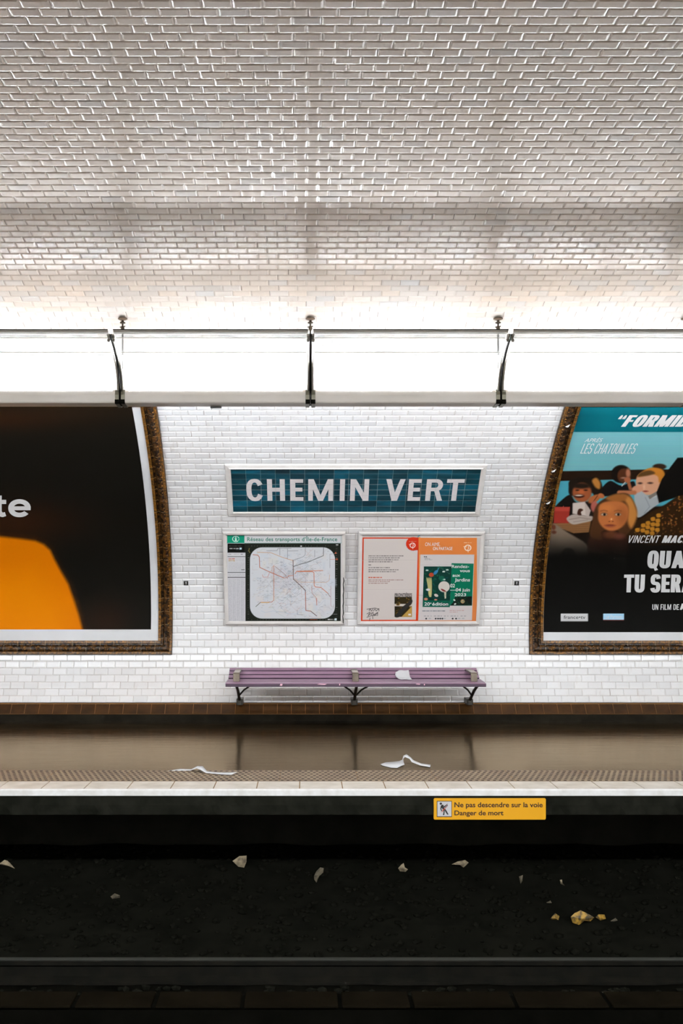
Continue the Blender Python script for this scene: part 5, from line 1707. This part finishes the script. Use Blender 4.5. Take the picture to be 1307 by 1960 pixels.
# ------------------------------------------------------------------ track things, almost lost in the dark
rl = empty('running_rail', (0, 7.2, -1.13))
mb = MB(); mb.prism([(7.165, -0.995), (7.17, -0.99), (7.23, -0.99), (7.235, -0.995), (7.235, -1.02), (7.21, -1.03), (7.21, -1.10), (7.265, -1.12), (7.265, -1.14), (7.135, -1.14), (7.135, -1.12), (7.19, -1.10), (7.19, -1.03), (7.165, -1.02)], XL, XR, M['rail'])
local(mb.build('rail_body', rl), (0, 7.2, -1.13))
mb = MB(); mb.prism([(7.172, -0.9895), (7.228, -0.9895), (7.226, -0.9875), (7.174, -0.9875)], XL, XR, M['rail_top'])
local(mb.build('rail_head', rl), (0, 7.2, -1.13))
tag(rl, 'dark steel rail running across below the platform', 'rail')
cb = empty('channel_cover', (0, 6.55, -1.14))
edges = [px_at(p_, 6.55) for p_ in (-420, -240, -60, 146, 298, 465, 650, 786, 983, 1160, 1340, 1500)]
for a, b_ in zip(edges[:-1], edges[1:]):
    mb = MB(); mb.box((a + 0.012, 6.435, -1.016), (b_ - 0.012, 6.665, -1.0), M['cover'])
    local(mb.build('cover_slab', cb, bevel=0.006), (0, 6.55, -1.14))
mb = MB(); mb.box((edges[0], 6.46, -1.16), (edges[-1], 6.64, -1.016), M['pit_front'])
local(mb.build('channel_wall', cb), (0, 6.55, -1.14))
tag(cb, 'row of brown channel cover slabs along the bottom of the photo', 'channel cover')

# litter: photo position, size, colour
def ground_hit(px, v):
    best = None
    for y_ in np.arange(5.5, 9.68, 0.005):
        z_ = ground_z(px_at(px, y_), y_)
        vv = VY - F * (z_ - EYE) / y_
        if vv <= v:
            return Vector((px_at(px, y_), y_, z_))
    return Vector((px_at(px, 9.6), 9.6, ground_z(0, 9.6)))
LITTER = []
def crumple(name, pts_px, mtl, label, cat, lift=0.03, seed=1):
    """an upright-leaning scrap through the photo points listed"""
    r = random.Random(seed)
    base = ground_hit(sum(p[0] for p in pts_px) / len(pts_px), max(p[1] for p in pts_px) + 1)
    y0 = base.y
    LITTER.append((base.x, base.y))
    V = []
    for px, v in pts_px:
        z_ = EYE + (VY - v) * y0 / F
        V.append((px_at(px, y0), y0 + r.uniform(-0.015, 0.02), z_))
    c = np.mean(np.array(V), 0); c[1] -= 0.02
    V.append(tuple(c))
    n = len(pts_px)
    mb = MB()
    mb.add(V, [(k, (k + 1) % n, n) for k in range(n)], mtl)
    o = mb.build(name, recalc=True)
    o.modifiers.new('thickness', 'SOLIDIFY').thickness = 0.004
    return tag(o, label, cat, 'litter under the platform')
M['tan_paper'] = mottled('soiled_tan_paper', (0.36, 0.285, 0.175), (0.12, 0.09, 0.055), 20, 0.8)
M['dirty_paper'] = mottled('soiled_paper', (0.13, 0.105, 0.065), (0.05, 0.04, 0.025), 25, 0.8)
M['amber'] = mottled('amber_wrapper', (0.34, 0.19, 0.02), (0.03, 0.02, 0.006), 30, 0.6, lo=0.4, hi=0.6)
crumple('paper_scrap', [(0, 1652), (8, 1647), (14, 1649), (20, 1652), (28, 1662), (18, 1657), (8, 1656), (0, 1655)], M['tan_paper'], 'torn tan scrap under the platform at the left edge of the photo', 'litter', seed=1)
crumple('paper_scrap', [(445, 1649), (458, 1640), (472, 1637), (472, 1648), (467, 1661), (456, 1659)], M['tan_paper'], 'large fan-shaped tan scrap lying under the platform below the left end of the bench', 'litter', seed=2)
crumple('paper_scrap', [(601, 1676), (606, 1668), (613, 1660), (619, 1662), (618, 1670), (610, 1676), (606, 1688), (602, 1684)], M['dirty_paper'], 'thin brownish scrap under the platform in the middle of the photo', 'litter', seed=3)
crumple('paper_scrap', [(762, 1661), (768, 1654), (772, 1652), (774, 1660), (780, 1663), (776, 1668), (766, 1668)], M['tan_paper'], 'small tan scrap under the platform left of the bird-shaped scrap', 'litter', seed=4)
crumple('paper_scrap', [(865, 1655), (876, 1650), (890, 1647), (897, 1652), (890, 1658), (887, 1661), (880, 1655)], M['tan_paper'], 'bird-shaped tan scrap under the platform below the yellow plate', 'litter', seed=5)
crumple('paper_scrap', [(994, 1679), (1001, 1676), (999, 1686), (996, 1691)], M['dirty_paper'], 'narrow pale sliver under the platform right of the yellow plate', 'litter', seed=6)
crumple('paper_scrap', [(1071, 1684), (1075, 1683), (1076, 1691), (1080, 1694), (1073, 1692)], M['tan_paper'], 'tiny bright scrap above the amber wrapper', 'litter', seed=7)
crumple('dry_leaf', [(212, 1716), (219, 1712), (230, 1713), (229, 1718), (216, 1719)], M['dirty_paper'], 'small flat brown leaf under the platform at the left', 'litter', seed=8)
crumple('paper_scrap', [(1046, 1727), (1053, 1724), (1055, 1727), (1048, 1729)], M['dirty_paper'], 'tiny pale flake just above the amber wrapper', 'litter', seed=9)
crumple('paper_scrap', [(1054, 1758), (1062, 1748), (1070, 1754), (1068, 1760), (1056, 1760)], M['amber'], 'amber fragment left of the amber wrapper', 'litter', seed=10)
crumple('crumpled_wrapper', [(1092, 1755), (1100, 1748), (1112, 1744), (1126, 1750), (1137, 1756), (1130, 1763), (1118, 1761), (1108, 1770), (1096, 1766)], M['amber'], 'crumpled amber wrapper lying by the rail', 'litter', seed=11)
crumple('paper_scrap', [(1140, 1756), (1146, 1751), (1157, 1752), (1158, 1758), (1148, 1760)], M['amber'], 'amber fragment right of the amber wrapper', 'litter', seed=12)
crumple('paper_scrap', [(1168, 1762), (1178, 1758), (1182, 1762), (1174, 1765)], M['dirty_paper'], 'dull brown flake at the far right of the amber litter', 'litter', seed=13)
crumple('paper_scrap', [(846, 1755), (852, 1752), (855, 1758), (848, 1761)], M['dirty_paper'], 'dull square flake under the platform below the middle of the bench', 'litter', seed=14) if False else None

# ballast: loose sooty stones nobody could count
mb = MB()
ico = [(0, 0, 1), (0.89, 0, 0.45), (0.28, 0.85, 0.45), (-0.72, 0.53, 0.45), (-0.72, -0.53, 0.45), (0.28, -0.85, 0.45), (0.72, 0.53, -0.45), (-0.28, 0.85, -0.45), (-0.89, 0, -0.45), (-0.28, -0.85, -0.45), (0.72, -0.53, -0.45), (0, 0, -1)]
icf = [(0, 1, 2), (0, 2, 3), (0, 3, 4), (0, 4, 5), (0, 5, 1), (1, 6, 2), (2, 7, 3), (3, 8, 4), (4, 9, 5), (5, 10, 1), (6, 7, 2), (7, 8, 3), (8, 9, 4), (9, 10, 5), (10, 6, 1), (11, 7, 6), (11, 8, 7), (11, 9, 8), (11, 10, 9), (11, 6, 10)]
ico = np.array(ico)
for q in range(2600):
    x_, y_ = RNG.uniform(-3.4, 4.6), RNG.choice([RNG.uniform(7.34, 9.6), RNG.uniform(5.9, 6.38), RNG.uniform(6.72, 7.06)], p=[0.7, 0.15, 0.15])
    r = RNG.uniform(0.012, 0.035)
    if any(abs(x_ - lx) < 0.14 and abs(y_ - ly) < 0.10 for lx, ly in LITTER):
        continue
    V = ico * r * RNG.uniform(0.7, 1.2, (12, 3)) * np.array([1.2, 1.0, 0.7]) + np.array([x_, y_, ground_z(x_, y_) + r * 0.35])
    mb.add(V, icf, M['stone'])
tag(mb.build('ballast', recalc=False), 'loose sooty track ballast', 'ballast', kind='stuff')
